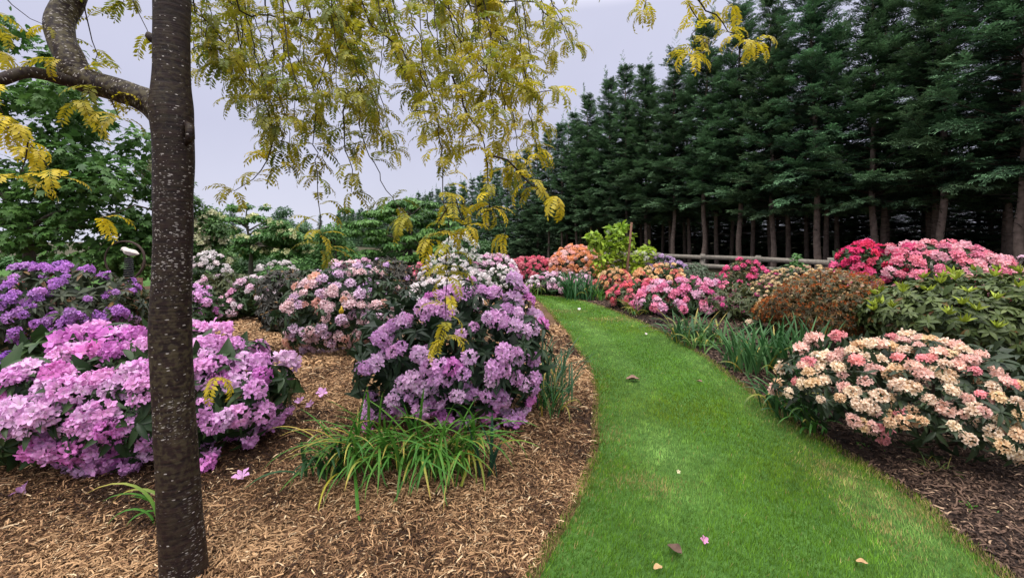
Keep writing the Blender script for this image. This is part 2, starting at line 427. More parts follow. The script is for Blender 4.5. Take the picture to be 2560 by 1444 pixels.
for (y0, y1, den, w, ln) in ((1.3, 3.0, 19000, .0030, .027), (3.0, 4.6, 11000, .0040, .028), (4.6, 7.5, 5500, .006, .028), (7.5, 12.6, 2500, .010, .03)):
    x0, x1 = -1.6, 3.4
    m = int(den * (x1 - x0) * (y1 - y0))
    p = sample_in(m, x0, x1, y0, y1, r)
    p = p[in_poly(p, POLY) | (edge_dist(p) < .025)]
    vis = (np.abs(p[:, 0] / p[:, 1]) < 2.0) & (p[:, 1] > 1.3); p = p[vis]
    m = len(p)
    ed = edge_dist(p); tx = (p[:, 0] - np.interp(p[:, 1], yl, a)) / np.maximum(.2, np.interp(p[:, 1], yl, b) - np.interp(p[:, 1], yl, a)) + .03 * _pn(p)
    ang = _dn(p) * 2.2 + r.normal(0, .9, m)
    lean = r.uniform(.2, 1.5, m)
    d = np.stack([np.cos(ang) * lean, np.sin(ang) * lean, np.ones(m)], 1)
    nrm = np.stack([-np.cos(ang), -np.sin(ang), np.full(m, .8)], 1) + r.normal(0, .5, (m, 3))
    pale = np.clip(blob(p, PALE) * .35 + .62 * np.exp(-((tx - .27) / .13) ** 2) * np.clip((p[:, 1] - 2.1) / .8, 0, 1) + .55 * np.exp(-((tx - .85) / .09) ** 2) + .16 * np.clip(_pn2(p), 0, 1) + r.normal(0, .16, m), 0, 1)
    c = mixc((.100, .215, .015), (.25, .41, .11), pale)
    c = mixc(c, np.array((.125, .195, .008)), np.clip(_pn(p) * .7 + .25, 0, .8))
    rs = np.clip((tx - .5) * 3, 0, 1)
    dry = np.clip(blob(p, DRY) * 1.1 + rs * .8 * np.exp(-(ed / .055) ** 2) + np.exp(-(ed / .045) ** 2) * (.75 + .4 * _pn2(p * 1.7)) + .25 * np.exp(-(ed / .16) ** 2), 0, 1)
    isdry = r.random(m) < dry * .5 + .01
    c = np.where(isdry[:, None], mixc((.33, .24, .085), (.42, .33, .15), r.random(m)), c)
    tuft = 1 + .32 * _t1(p) + .18 * _t2(p)
    c = c * r.uniform(.5, 1.55, (m, 1)) * np.clip(tuft, .4, 1.7)[:, None]
    sc = np.stack([np.full(m, w) * r.uniform(.7, 1.3, m), ln * r.uniform(.5, 1.25, m) * np.clip(1 + .3 * _t1(p), .6, 1.5), np.full(m, ln)], 1)
    g.stamp(blade_t, frames(d, nrm), np.column_stack([p, np.full(m, .012)]), sc, c)
tag(g.build('lawn_grass', M['turf']), 'short mown green grass of the curving path', 'grass', kind='stuff')

# shredded mulch
def chip_tpl(k):
    r = np.random.default_rng(k); n = 3
    ys = np.linspace(0, 1, n + 1); bend = r.uniform(-.5, .5); arch = r.uniform(-.15, .4)
    V = []
    for i, y in enumerate(ys):
        w = .5 * (1 if 0 < i < n else r.uniform(.3, .9)); x = bend * 4 * y * (1 - y) * 1.6
        z = arch * 4 * y * (1 - y)
        V += [[x - w, y - .5, z], [x + w, y - .5, z + r.uniform(-.15, .15)]]
    return Tpl(V, [[2 * i, 2 * i + 1, 2 * i + 3, 2 * i + 2] for i in range(n)])
chips = [chip_tpl(k) for k in range(7)]
_cn, _cn2 = sines(41, 8, .2, .8), sines(42, 8, .8, 2.5)
def scatter_chips(g, side, bands, pal, light, seed, dark_spots=()):
    r = np.random.default_rng(seed)
    for (x0, x1, y0, y1, den, ln, wd) in bands:
        m = int(den * (x1 - x0) * (y1 - y0))
        p = sample_in(m, x0, x1, y0, y1, r)
        mid = np.interp(p[:, 1], CLy, CLx)
        k = ((p[:, 0] < mid) if side < 0 else (p[:, 0] > mid)) & ~in_poly(p, POLY) & (np.abs(p[:, 0] / p[:, 1]) < 1.7) & (p[:, 1] > 1.3)
        p = p[k]; m = len(p)
        ed = edge_dist(p)
        h = bed_h(p) + r.uniform(0, .022, m) ** 1.0
        ang = r.uniform(0, 6.28, m) + 0
        tilt = r.normal(0, .22, m)
        d = np.stack([np.cos(ang), np.sin(ang), tilt], 1)
        nr = np.stack([r.normal(0, .35, m), r.normal(0, .35, m), np.ones(m)], 1)
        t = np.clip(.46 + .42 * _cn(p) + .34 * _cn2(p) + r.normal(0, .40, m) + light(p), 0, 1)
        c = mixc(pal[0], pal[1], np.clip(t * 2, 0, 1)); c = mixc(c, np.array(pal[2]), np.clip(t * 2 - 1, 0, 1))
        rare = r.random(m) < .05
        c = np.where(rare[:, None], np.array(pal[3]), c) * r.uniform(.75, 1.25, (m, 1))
        Ls = ln * np.clip(r.lognormal(-.12, .5, m), .3, 2.6); W = wd * r.uniform(.45, 1.5, m)
        sc = np.stack([W, Ls, Ls * .6], 1)
        which = r.integers(0, len(chips), m); R = frames(d, nr); T = np.column_stack([p, h])
        for q, ct in enumerate(chips):
            s_ = which == q
            g.stamp(ct, R[s_], T[s_], sc[s_], c[s_])
g = Geo()
MU = [(.026, .013, .008), (.175, .090, .044), (.42, .255, .130), (.60, .44, .265)]
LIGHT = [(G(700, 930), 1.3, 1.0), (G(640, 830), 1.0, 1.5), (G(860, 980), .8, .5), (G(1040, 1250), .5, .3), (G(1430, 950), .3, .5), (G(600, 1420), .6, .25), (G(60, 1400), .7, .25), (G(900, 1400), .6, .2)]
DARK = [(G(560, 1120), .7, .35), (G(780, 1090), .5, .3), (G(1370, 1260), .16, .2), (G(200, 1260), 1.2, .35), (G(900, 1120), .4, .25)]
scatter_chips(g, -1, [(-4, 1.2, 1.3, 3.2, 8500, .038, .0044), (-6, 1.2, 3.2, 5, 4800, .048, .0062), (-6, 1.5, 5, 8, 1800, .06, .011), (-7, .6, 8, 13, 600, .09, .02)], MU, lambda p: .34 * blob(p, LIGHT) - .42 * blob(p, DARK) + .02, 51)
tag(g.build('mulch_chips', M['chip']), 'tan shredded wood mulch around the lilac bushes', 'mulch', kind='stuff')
g = Geo()
BA = [(.010, .006, .005), (.044, .026, .019), (.13, .080, .055), (.34, .23, .15)]
scatter_chips(g, 1, [(.9, 5.4, 1.3, 3.2, 4600, .034, .0065), (1.0, 8, 3.2, 5, 2600, .042, .0095), (.6, 8, 5, 9, 700, .05, .017), (-.5, 9, 9, 13.5, 300, .06, .02)], BA, lambda p: .10 * np.exp(-(edge_dist(p) / .3) ** 2), 52)
tag(g.build('bark_chips', M['chip']), 'dark brown bark mulch beside the right lawn edge', 'mulch', kind='stuff')

# ------------------------------------------------------------------ the young golden tree in front: trunk, limbs, hanging fronds
TD = 1.95
troot = thing('honey_locust_tree', 'golden leaved tree with white flecked dark trunk and fronds hanging overhead', 'tree', (P(455, 1444, TD)[0] + .01, TD, 0))
g = Geo()
tp = [(472, 1560, 68), (466, 1480, 65), (458, 1400, 61), (448, 1250, 57.5), (440, 1100, 55.5), (434, 1000, 54.5), (430, 920, 55), (426, 840, 56), (427, 760, 54.5), (431, 690, 51.5), (433, 600, 52), (433, 520, 52), (434, 430, 53), (434, 340, 54.5), (428, 270, 58), (428, 220, 52), (430, 160, 48), (429, 80, 48), (430, 0, 49), (431, -100, 46), (436, -240, 42), (446, -420, 36)]
tp = np.array(tp, float)
tt = np.linspace(0, len(tp) - 1, 110)
tpx = np.stack([np.interp(tt, np.arange(len(tp)), tp[:, k]) for k in range(3)], 1)
ker = np.array([1, 2, 3, 2, 1]) / 9.
for k in range(3):
    c = tpx[:, k].copy(); tpx[2:-2, k] = np.convolve(c, ker, 'valid')
path = np.array([P(a, b, TD) for a, b, _ in tpx]); rad = tpx[:, 2] / FOC * TD * .80
path = path[path[:, 2] > -.15]; rad = rad[-len(path):]
lich = np.interp(path[:, 2], [0, .3, .7, 1.0, 1.5, 1.9, 2.2, 2.5], [.2, .2, .55, .6, .15, .15, .35, .15])
for i in range(1): pass
g.tube(path, rad, (1, 1, 1), 40, .022, 5)
fd = np.interp(path[:, 2], [0, .2, .5, .75, .85, 1.22, 1.36, 1.7, 1.8, 2.1, 2.5], [.5, .9, 1, 1, .22, .18, .85, 1, .45, .32, .3])
g.C[-1] = np.repeat(np.stack([lich, fd, fd], 1), 40, axis=0)
trunk = g.build('trunk', M['bark'], troot)
# pruning scar, stub and the chip of bare wood
g = Geo()
s0 = P(380, 96, TD - .02); g.tube([s0 + [.03, 0, -.01], s0, s0 + [-.016, 0, .012], s0 + [-.026, 0, .006]], [.024, .020, .016, .006], (.5,) * 3, 10, .18, 3)
g.build('branch_stub', M['bark'], troot)
g = Geo()
s1 = P(482, 335, TD - .02); g.tube([s1 + [-.03, 0, .05], s1 + [-.006, -.01, .03], s1 + [-.004, -.01, -.02], s1 + [-.03, 0, -.05]], [.008, .017, .017, .006], (.3,) * 3, 10, .15, 4)
g.build('bark_scar', M['bark'], troot)
def pxpath(pts, n=24):
    p = smooth_line(np.array([P(a, b, d) for a, b, d, _ in pts]), n // max(1, len(pts) - 1) + 1)
    rr = np.interp(np.linspace(0, len(pts) - 1, len(p)), np.arange(len(pts)), [q[3] * .88 / FOC * q[2] for q in pts])
    return p, rr
def limb(name, pts, lic, sides=20, bump=.05, mat_='bark'):
    g = Geo(); p, rr = pxpath(pts, 40); g.tube(p, rr, (lic,) * 3, sides, bump, len(pts)); return g.build(name, M[mat_], troot)
limb('limb', [(425, 290, TD + .02, 50), (385, 262, TD + .02, 40), (340, 240, TD, 33), (285, 222, TD - .02, 33), (235, 208, TD - .04, 33), (195, 190, TD - .05, 36), (172, 140, TD - .05, 33), (152, 95, TD - .03, 32), (150, 50, TD, 33), (172, 5, TD + .03, 34), (196, -60, TD + .05, 32), (215, -140, TD + .06, 26), (225, -240, TD + .1, 18)], .95)
limb('limb', [(225, 205, TD - .05, 26), (165, 200, TD - .09, 18), (110, 186, TD - .14, 16), (60, 182, TD - .2, 16), (0, 200, TD - .25, 17), (-80, 225, TD - .3, 16), (-190, 240, TD - .4, 12)], .35, 16)
# limbs above the frame that carry the hanging shoots
limb('limb', [(436, -170, TD, 34), (560, -260, 2.2, 24), (740, -250, 2.5, 20), (930, -180, 2.7, 16), (1150, -190, 2.8, 12), (1420, -150, 2.7, 9), (1720, -110, 2.6, 6)], .4, 14)
limb('limb', [(440, -280, TD, 30), (620, -360, 2.6, 20), (850, -300, 3.2, 16), (1100, -260, 3.6, 12), (1320, -200, 3.7, 8)], .4, 12)
limb('limb', [(436, -120, TD, 26), (330, -220, 1.9, 18), (150, -240, 1.75, 14), (-60, -180, 1.7, 10)], .4, 12)

def frond_tpl(k, pairs=9):
    r = np.random.default_rng(900 + k)
    n = pairs + 1; s = np.linspace(0, 1, n + 1)
    th = math.radians(r.uniform(5, 35)) - s * math.radians(r.uniform(70, 125))
    dy, dz = np.cos(th) / n, np.sin(th) / n
    y = np.concatenate([[0], np.cumsum(dy[:-1])]); z = np.concatenate([[0], np.cumsum(dz[:-1])])
    sx = np.cumsum(r.normal(0, .006, n + 1)) + r.uniform(-.1, .1) * s * s
    V, F, C = [], [], []
    def quad(a, b, c, d, col):
        i = len(V); V.extend([a, b, c, d]); F.append([i, i + 1, i + 2, i + 3]); C.extend([col] * 4)
    for i in range(n):                     # rachis
        w = .006
        quad([sx[i] - w, y[i], z[i]], [sx[i] + w, y[i], z[i]], [sx[i + 1] + w, y[i + 1], z[i + 1]], [sx[i + 1] - w, y[i + 1], z[i + 1]], [.75, .7, .6])
    for i in range(1, n + 1):
        tg = np.array([0, math.cos(th[i]), math.sin(th[i])]); up = np.array([0, -math.sin(th[i]), math.cos(th[i])])
        for sd_ in ((-1, 1) if i < n else (0,)):
            ln = .215 * (0.62 + .55 * math.sin(math.pi * min(1, .15 + .8 * i / n))) * r.uniform(.85, 1.12); w = ln * .37
            fw = math.radians(r.uniform(42, 60)) if sd_ else 0
            d = unit(tg * math.cos(fw) + np.array([sd_, 0, 0]) * math.sin(fw) - up * r.uniform(.05, .4))
            sid = unit(np.cross(d, up)); b0 = np.array([sx[i], y[i], z[i]])
            tint = r.uniform(.82, 1.18)
            q = len(V); m_ = b0 + d * ln * .5
            V.extend([b0, m_ + sid * w * .5 + up * w * .12, b0 + d * ln, m_ - sid * w * .5 + up * w * .12]); F.append([q, q + 1, q + 2, q + 3]); C.extend([[tint * .95] * 3, [tint] * 3, [tint * 1.05] * 3, [tint] * 3])
    return Tpl(V, F, C)
fronds = [frond_tpl(k) for k in range(10)]
gf, gb = Geo(), Geo()
r = np.random.default_rng(77)
def strand(pts, gold, step=.04, per=2.2, lf=(.115, .175), br=2.2, skip=0.0, spread=1.0, tipfan=5):
    """pts: (photo x, photo y, distance); the hanging shoot with its fronds"""
    p = smooth_line(np.array([P(*q) for q in pts]), 8)
    le = np.concatenate([[0], np.cumsum(np.linalg.norm(np.diff(p, axis=0), axis=1))])
    m = max(3, int(le[-1] / .05)); q = np.stack([np.interp(np.linspace(0, le[-1], m), le, p[:, k]) for k in range(3)], 1)
    q[1:-1] += r.normal(0, .006, (m - 2, 3))
    rr = np.linspace(br, .75, m) / FOC * pts[0][2]
    gb.tube(q, rr, (.030, .020, .012), 5)
    s = np.arange(le[-1] * skip, le[-1], step)
    base = []; dr = []
    for v in s:
        b = np.array([np.interp(v, le, p[:, k]) for k in range(3)])
        for _ in range(r.poisson(per)):
            a = r.uniform(0, 6.28); base.append(b); dr.append([math.cos(a) * spread, math.sin(a) * spread, r.uniform(-.5, .55)])
    for _ in range(tipfan):
        a = r.uniform(0, 6.28); base.append(p[-1]); dr.append([math.cos(a), math.sin(a), r.uniform(-.9, .3)])
    base = np.array(base); dr = np.array(dr); m = len(base)
    R = frames(dr, np.array([0, 0, 1.]) + r.normal(0, .12, (m, 3)))
    S = r.uniform(lf[0], lf[1], m) * (.82 if pts[0][2] < 1.8 else 1)
    tcol = np.clip(gold + r.normal(0, .22, m), 0, 1)
    c = mixc((.150, .185, .030), (.57, .44, .028), tcol) * r.uniform(.8, 1.2, (m, 1))
    wh = r.integers(0, len(fronds), m)
    for k, ft in enumerate(fronds):
        i = wh == k
        gf.stamp(ft, R[i], base[i], S[i], c[i])
D0 = 2.25
S_ = [  # hand-placed main shoots (photo x, y, distance)
    ([(900, -170, 2.65), (909, 25, 2.5), (979, 100, 2.4), (1054, 195, 2.3), (1094, 300, 2.2), (1106, 424, 2.15), (1119, 560, 2.1), (1120, 690, 2.1)], .55, 2.6, .05, 1.6),
    ([(1120, 690, 2.1), (1118, 740, 2.1), (1112, 800, 2.1), (1106, 850, 2.1)], .75, 1.4, .3, .5),
    ([(640, -255, 2.35), (662, 0, 2.35), (677, 95, 2.3), (692, 200, 2.3), (710, 280, 2.3), (705, 380, 2.3)], .3, 2.2, .1, 2.0),
    ([(840, -220, 2.6), (829, 50, 2.45), (814, 135, 2.4), (790, 250, 2.3), (786, 345, 2.3), (790, 415, 2.25), (797, 540, 2.2), (805, 625, 2.2)], .4, 2.6, .05, 1.25),
    ([(870, 230, 2.4), (858, 330, 2.35), (870, 390, 2.3), (884, 425, 2.3), (878, 480, 2.3)], .3, 1.5, .1, 1.5),
    ([(870, -200, 2.6), (885, 100, 2.5), (900, 300, 2.4), (920, 380, 2.35), (950, 440, 2.3), (975, 490, 2.3), (1020, 545, 2.25)], .35, 2.0, .1, 1.5),
    ([(1100, -180, 2.8), (1124, 40, 2.6), (1164, 125, 2.5), (1214, 175, 2.4), (1264, 205, 2.3), (1323, 228, 2.25), (1385, 226, 2.2)], .5, 2.2, .15, 2.0),
    ([(1190, -180, 2.8), (1204, 30, 2.6), (1284, 115, 2.5), (1313, 175, 2.4), (1321, 240, 2.4), (1330, 330, 2.35), (1345, 400, 2.3)], .55, 2.3, .1, 1.6),
    ([(1130, 190, 2.4), (1169, 285, 2.3), (1204, 335, 2.25), (1214, 390, 2.2), (1220, 450, 2.2), (1224, 520, 2.2)], .75, 2.0, .1, 1.8),
    ([(1214, 390, 2.2), (1270, 400, 2.15), (1310, 440, 2.15), (1350, 470, 2.1), (1388, 490, 2.1)], .95, 1.2, .2, 2.4),
    ([(1200, 530, 2.2), (1230, 520, 2.2), (1250, 560, 2.2), (1265, 585, 2.2)], .9, 1.2, .2, 1.0),
    ([(1119, 520, 2.12), (1090, 560, 2.1), (1080, 600, 2.1)], .85, 1.2, .3, 1.5),
    ([(1119, 480, 2.12), (1150, 520, 2.08), (1165, 570, 2.06)], .9, 1.2, .3, 1.5),
    ([(500, -250, 2.0), (480, 10, 2.1), (525, 60, 2.15), (590, 150, 2.2), (650, 235, 2.25), (690, 320, 2.3)], .3, 2.4, .15, 1.9),
    ([(690, 320, 2.3), (670, 400, 2.25), (625, 460, 2.2), (585, 478, 2.2)], .6, 1.4, .2, 1.2),
    ([(580, -200, 2.3), (600, 20, 2.3), (660, 35, 2.3), (765, 50, 2.35), (870, 45, 2.4)], .4, 1.6, .3, 2.6),
    ([(1130, -190, 2.8), (1170, 5, 2.6), (1250, 0, 2.5), (1325, 5, 2.45), (1365, 30, 2.4), (1405, 60, 2.4)], .35, 2.0, .25, 2.0),
    ([(1700, -110, 2.6), (1715, -5, 2.5), (1740, 40, 2.45), (1735, 90, 2.4), (1725, 140, 2.4)], .75, 1.8, .2, 1.5),
    ([(1730, -100, 2.6), (1745, 0, 2.5), (1800, 50, 2.45), (1850, 95, 2.4), (1890, 105, 2.4)], .85, 1.6, .2, 2.2),
    ([(1790, -110, 2.6), (1800, -30, 2.5), (1830, 15, 2.45)], .8, 1.5, .2, 1.2),
    ([(1610, -120, 2.65), (1620, -40, 2.6), (1608, 30, 2.5)], .5, 1.5, .2, 1.2),
    ([(1490, -140, 2.7), (1470, -70, 2.6), (1452, -25, 2.6)], .35, 1.3, .3, 1.0),
    ([(-30, -190, 1.75), (-20, -60, 1.8), (65, 40, 1.85), (125, 68, 1.9)], .6, .5, .4, 1.2),
    ([(-60, 0, 1.75), (-20, 60, 1.75), (0, 130, 1.75)], .8, 1.8, .2, 1.4),
    ([(-60, 190, 1.6), (-25, 225, 1.6), (5, 270, 1.6), (20, 310, 1.6)], .85, 2.0, .2, 1.5),
    ([(-40, 300, 1.6), (20, 320, 1.6), (70, 355, 1.6), (110, 400, 1.6), (150, 445, 1.6)], .95, 1.3, .1, 1.4),
    ([(70, 355, 1.6), (60, 420, 1.6), (45, 450, 1.6)], .95, 1.2, .2, 1.2),
    ([(240, 215, 1.9), (215, 245, 1.87), (190, 262, 1.85)], .6, 1.8, .1, 1.3),
    ([(260, 218, 1.9), (280, 258, 1.9), (300, 300, 1.9)], .6, 1.8, .1, 1.6),
    ([(215, 195, 1.88), (190, 160, 1.85), (150, 150, 1.83)], .7, 1.0, .2, 1.0),
    ([(205, -100, 2.0), (207, 0, 2.0), (220, 50, 2.0), (235, 125, 2.0), (232, 165, 2.0)], .3, 1.0, .15, 1.5),
    ([(330, -150, 1.95), (337, 0, 1.95), (352, 45, 1.95), (372, 88, 1.93)], .4, .5, .15, 1.1),
    ([(290, -170, 2.0), (300, -40, 2.0), (310, 5, 2.0)], .3, 1.2, .3, 1.0),
    ([(388, 527, 1.9), (350, 517, 1.86), (320, 517, 1.84), (280, 532, 1.83), (245, 545, 1.82)], .95, .9, .4, 1.5),
    ([(488, 985, 1.86), (515, 962, 1.80), (545, 940, 1.78)], .95, .6, .5, .9),
]
for pts, gold, per, skip, br in S_:
    strand(pts, gold, .048, per * .82, br=br + .8, skip=skip, tipfan=4 if per > 1 else 3)
# filler shoots across the hanging curtain
prof_x = [470, 520, 560, 600, 650, 700, 740, 800, 850, 900, 950, 1000, 1060, 1110, 1160, 1220, 1280, 1340, 1390, 1420]
prof_y = [200, 190, 220, 330, 400, 420, 340, 440, 350, 330, 390, 350, 350, 400, 430, 440, 430, 370, 250, 130]
for k in range(60):
    x0 = 480 + 930 * (k + r.random()) / 60.
    ye = np.interp(x0, prof_x, prof_y) * r.uniform(.35, 1.0)
    ys_ = r.uniform(-200, min(60, ye - 130)) if ye > 150 else -180
    d = r.uniform(2.1, 3.3); dx = r.normal(75, 60)
    hs = max(.3, (ye - ys_))
    strand([(x0 - dx, ys_, d + .15), (x0 - dx * .4 + r.normal(0, 12), ys_ + hs * .4, d + .05), (x0 + r.normal(0, 8), ys_ + hs * .75, d), (x0 + dx * .2, ye, d)],
           np.clip(.05 + ye / 1150. + max(0, x0 - 1050) / 1100., 0, 1), .058, 1.3, br=1.9)
gb.build('hanging_shoots', M['twig'], troot)
gf.build('fronds', M['gold'], troot)

# ------------------------------------------------------------------ stamps for leaves, flowers, trusses
def leaf_tpl(segs, fold=.12, droop=.28, pw=.8, tip=.5):
    V, F, C = [], [], []
    for i in range(segs + 1):
        y = i / segs; w = .5 * math.sin(math.pi * min(.985, max(.03, y)) ** pw) ** .75
        z = -droop * y * y
        V += [[-w, y, z + fold * w], [0, y, z], [w, y, z + fold * w]]; C += [[1] * 3, [1.15] * 3, [1] * 3]
        if i: a = 3 * (i - 1); F += [[a, a + 1, a + 4, a + 3], [a + 1, a + 2, a + 5, a + 4]]
    return Tpl(V, F, C)
LEAF_HI, LEAF_LO = leaf_tpl(5), leaf_tpl(2)
STAR = Tpl([[0, 0, 0], [.28, .05, -.03], [.5, .38, -.1], [.22, .42, .02], [.32, .78, -.1], [.1, .66, 0], [0, 1, -.14], [-.1, .66, 0], [-.32, .78, -.1], [-.22, .42, .02], [-.5, .38, -.1], [-.28, .05, -.03]],
           [[0, 1, 2, 3], [0, 3, 4, 5], [0, 5, 6, 7], [0, 7, 8, 9], [0, 9, 10, 11]])
OVAL = leaf_tpl(2, .1, .2)
BRACT = Tpl([[0, 0, 0], [.5, .1, .1], [.55, .55, .16], [.1, .5, .1], [-.1, .5, .1], [-.55, .55, .16], [-.5, .1, .1], [-.5, -.4, .14], [-.1, -.55, .1], [.1, -.55, .1], [.5, -.4, .14]],
            [[0, 1, 2, 3], [0, 4, 5, 6], [0, 6, 7, 8], [0, 9, 10, 1]])

def flower_tpl(inner, outer, edge, seed, hi=True, throat=None):
    r = np.random.default_rng(seed); V, F, C = [], [], []
    rows = [(.0, .10, -.1, 32), (.42, .34, .50, 35), (.74, .74, .86, 31), (1., 1.12, .90, 12)] if hi else [(.0, .10, -.1, 32), (.6, .62, .78, 33), (1., 1.10, .76, 15)]
    nc = 3 if hi else 2
    for k in range(5):
        a0 = k * 72 + r.uniform(-6, 6); b = len(V); zj = r.uniform(-.42, .25); rj = r.uniform(.78, 1.14)
        for j, (v, rad, z, hw) in enumerate(rows):
            for u in np.linspace(-1, 1, nc):
                a = math.radians(a0 + hw * u)
                rr = rad * r.uniform(.94, 1.06) * (1 - (.10 * abs(u) if j == len(rows) - 1 else 0)) * (rj if j > 1 else 1)
                zz = z + (zj + r.uniform(-.2, .2)) * v ** 2 + (.06 * abs(u) * v if hi else 0)
                V.append([rr * math.cos(a), rr * math.sin(a), zz])
                c = mixc(inner, outer, np.clip(v * 1.2, 0, 1)) if v < .9 else mixc(outer, edge, .8)
                if throat is not None and j <= 1 and k == 0: c = np.array(throat)
                C.append(c * r.uniform(.86, 1.10))
        for j in range(len(rows) - 1):
            for i in range(nc - 1):
                q = b + j * nc + i; F.append([q, q + 1, q + nc + 1, q + nc])
    if hi:
        for k in range(4):
            a = r.uniform(0, 6.28); q = len(V); e = np.array([.34 * math.cos(a), .34 * math.sin(a), 1.0]); w = np.array([-math.sin(a), math.cos(a), 0]) * .022
            V.extend([[0, 0, 0], e * .5 - w, e, e * .5 + w]); F.append([q, q + 1, q + 2, q + 3]); C.extend([np.array([.9, .8, .75])] * 4)
    return Tpl(V, F, C)
def truss_geo(nf, inner, outer, edge, seed, hi=True, throat=None, cover=-.25, flat=.8):
    r = np.random.default_rng(seed); g = Geo()
    d = fib(int(nf * 2 / (1 - cover) * 1.0) + 2, r); d = d[d[:, 2] > cover][:nf]; m = len(d)
    pos = d * np.array([1, 1, flat]) * .50 * r.uniform(.8, 1.2, (m, 1)); S = r.uniform(.38, .54, m) * (1 if hi else 1.08)
    fts = [flower_tpl(inner, outer, edge, seed * 7 + k, hi, throat) for k in range(3)]
    w = r.integers(0, 3, m); R = frames_z(d + r.normal(0, .26, d.shape) + np.array([0, 0, .12]), r)
    cv = r.uniform(.82, 1.12, (m, 1)) * np.ones((1, 3))
    for k in range(3): g.stamp(fts[k], R[w == k], pos[w == k], S[w == k], cv[w == k])
    return g
def geo_tpl(g):
    V = np.concatenate(g.V); L_ = np.concatenate(g.L); Sz = np.concatenate(g.S)
    t = Tpl.__new__(Tpl); t.V, t.loops, t.sizes, t.C = V, L_, Sz, np.concatenate(g.C); return t
# palettes: list of (weight, inner, outer, edge, throat)
PAL = dict(
    lilac=[(3, (.95, .74, .88), (.80, .39, .77), (.86, .50, .83), None), (2, (.95, .82, .91), (.86, .50, .82), (.90, .62, .88), None), (1, (.86, .42, .72), (.74, .23, .64), (.78, .32, .71), None)],
    orchid=[(3, (.96, .70, .86), (.86, .36, .77), (.90, .50, .84), None), (2, (.97, .82, .91), (.90, .50, .84), (.94, .63, .90), None), (1, (.90, .45, .76), (.80, .24, .68), (.84, .31, .74), None)],
    purple=[(3, (.66, .38, .72), (.47, .17, .60), (.55, .25, .68), None), (1, (.72, .46, .74), (.56, .24, .66), (.64, .34, .74), None)],
    deep=[(1, (.34, .16, .48), (.20, .06, .38), (.26, .09, .45), None)],
    blush=[(3, (.92, .74, .74), (.87, .60, .64), (.92, .76, .76), (.5, .15, .2)), (2, (.90, .72, .84), (.80, .56, .76), (.86, .68, .83), (.25, .05, .2)), (1, (.75, .35, .22), (.80, .46, .38), (.85, .6, .5), None)],
    lavender=[(1, (.8, .6, .85), (.66, .42, .70), (.78, .58, .82), (.12, .02, .14))],
    peach=[(5, (.90, .62, .36), (.93, .74, .55), (.95, .82, .66), None), (3, (.80, .50, .24), (.86, .62, .38), (.90, .70, .48), None), (3, (.92, .62, .50), (.92, .56, .48), (.94, .70, .60), None), (1, (.88, .42, .40), (.88, .30, .32), (.92, .46, .44), None)],
    pink=[(3, (.9, .5, .6), (.84, .20, .40), (.88, .36, .54), (.5, .03, .1)), (2, (.92, .62, .70), (.86, .32, .52), (.90, .48, .66), (.5, .03, .1)), (1, (.9, .7, .8), (.85, .45, .62), (.88, .58, .72), None)],
    coral=[(2, (.85, .35, .35), (.78, .09, .16), (.82, .16, .22), None), (2, (.9, .45, .42), (.82, .18, .24), (.86, .32, .34), None)],
    rose=[(2, (.9, .5, .55), (.85, .22, .34), (.88, .36, .46), None), (2, (.92, .66, .68), (.88, .40, .48), (.90, .55, .60), None), (1, (.85, .25, .35), (.80, .08, .20), (.84, .14, .26), None)],
    red=[(3, (.84, .14, .28), (.80, .025, .15), (.85, .07, .22), None), (2, (.85, .3, .42), (.80, .09, .24), (.84, .16, .32), None)],
    magenta=[(1, (.85, .3, .5), (.76, .06, .26), (.82, .14, .36), None)],
    orange=[(3, (.9, .5, .2), (.82, .30, .14), (.86, .42, .24), None), (2, (.92, .6, .5), (.86, .40, .34), (.9, .56, .50), None), (1, (.9, .7, .66), (.88, .58, .55), (.9, .68, .66), None)],
    apricot=[(2, (.9, .62, .25), (.88, .45, .22), (.9, .58, .36), None), (2, (.92, .72, .4), (.90, .62, .32), (.92, .7, .46), None), (1, (.88, .35, .3), (.84, .24, .2), (.86, .36, .3), None)],
    white=[(3, (.85, .82, .75), (.86, .78, .80), (.88, .82, .84), None), (1, (.9, .82, .8), (.90, .76, .78), (.92, .83, .84), None)],
    pinkwhite=[(2, (.9, .75, .82), (.84, .50, .68), (.88, .66, .78), None), (2, (.9, .85, .85), (.88, .72, .78), (.9, .8, .84), None), (1, (.85, .5, .7), (.80, .32, .56), (.84, .44, .66), None)],
    cream=[(3, (.86, .66, .30), (.84, .66, .36), (.86, .72, .46), None), (1, (.8, .5, .3), (.82, .58, .40), (.86, .7, .52), None)],
    ivory=[(1, (.75, .7, .42), (.78, .74, .52), (.82, .8, .62), None)],
    rust=[(2, (.46, .12, .03), (.42, .095, .025), (.48, .14, .04), None), (1, (.26, .085, .025), (.23, .07, .022), (.30, .10, .03), None), (1, (.5, .25, .09), (.46, .2, .06), (.5, .26, .1), None)],
    softpink=[(1, (.9, .7, .78), (.84, .46, .62), (.88, .6, .72), None), (1, (.9, .75, .82), (.80, .52, .66), (.86, .66, .76), None)],
)
_cache = {}
def trusses(pal, hi, nf, cover=-.25, flat=.8):
    k = (pal, hi, nf, cover, flat)
    if k not in _cache:
        out = []
        for i, (w, a, b, c, th) in enumerate(PAL[pal]):
            for v in range(2 if hi else 2):
                g_ = truss_geo(nf, a, b, c, 100 * i + v + 13, hi, th, cover, flat)
                out.append((w, geo_tpl(g_), g_.mesh('flower_truss_' + pal) if hi else None))
        for o in out:
            if o[2]: o[2].materials.append(M['petal'])
        _cache[k] = out
    return _cache[k]

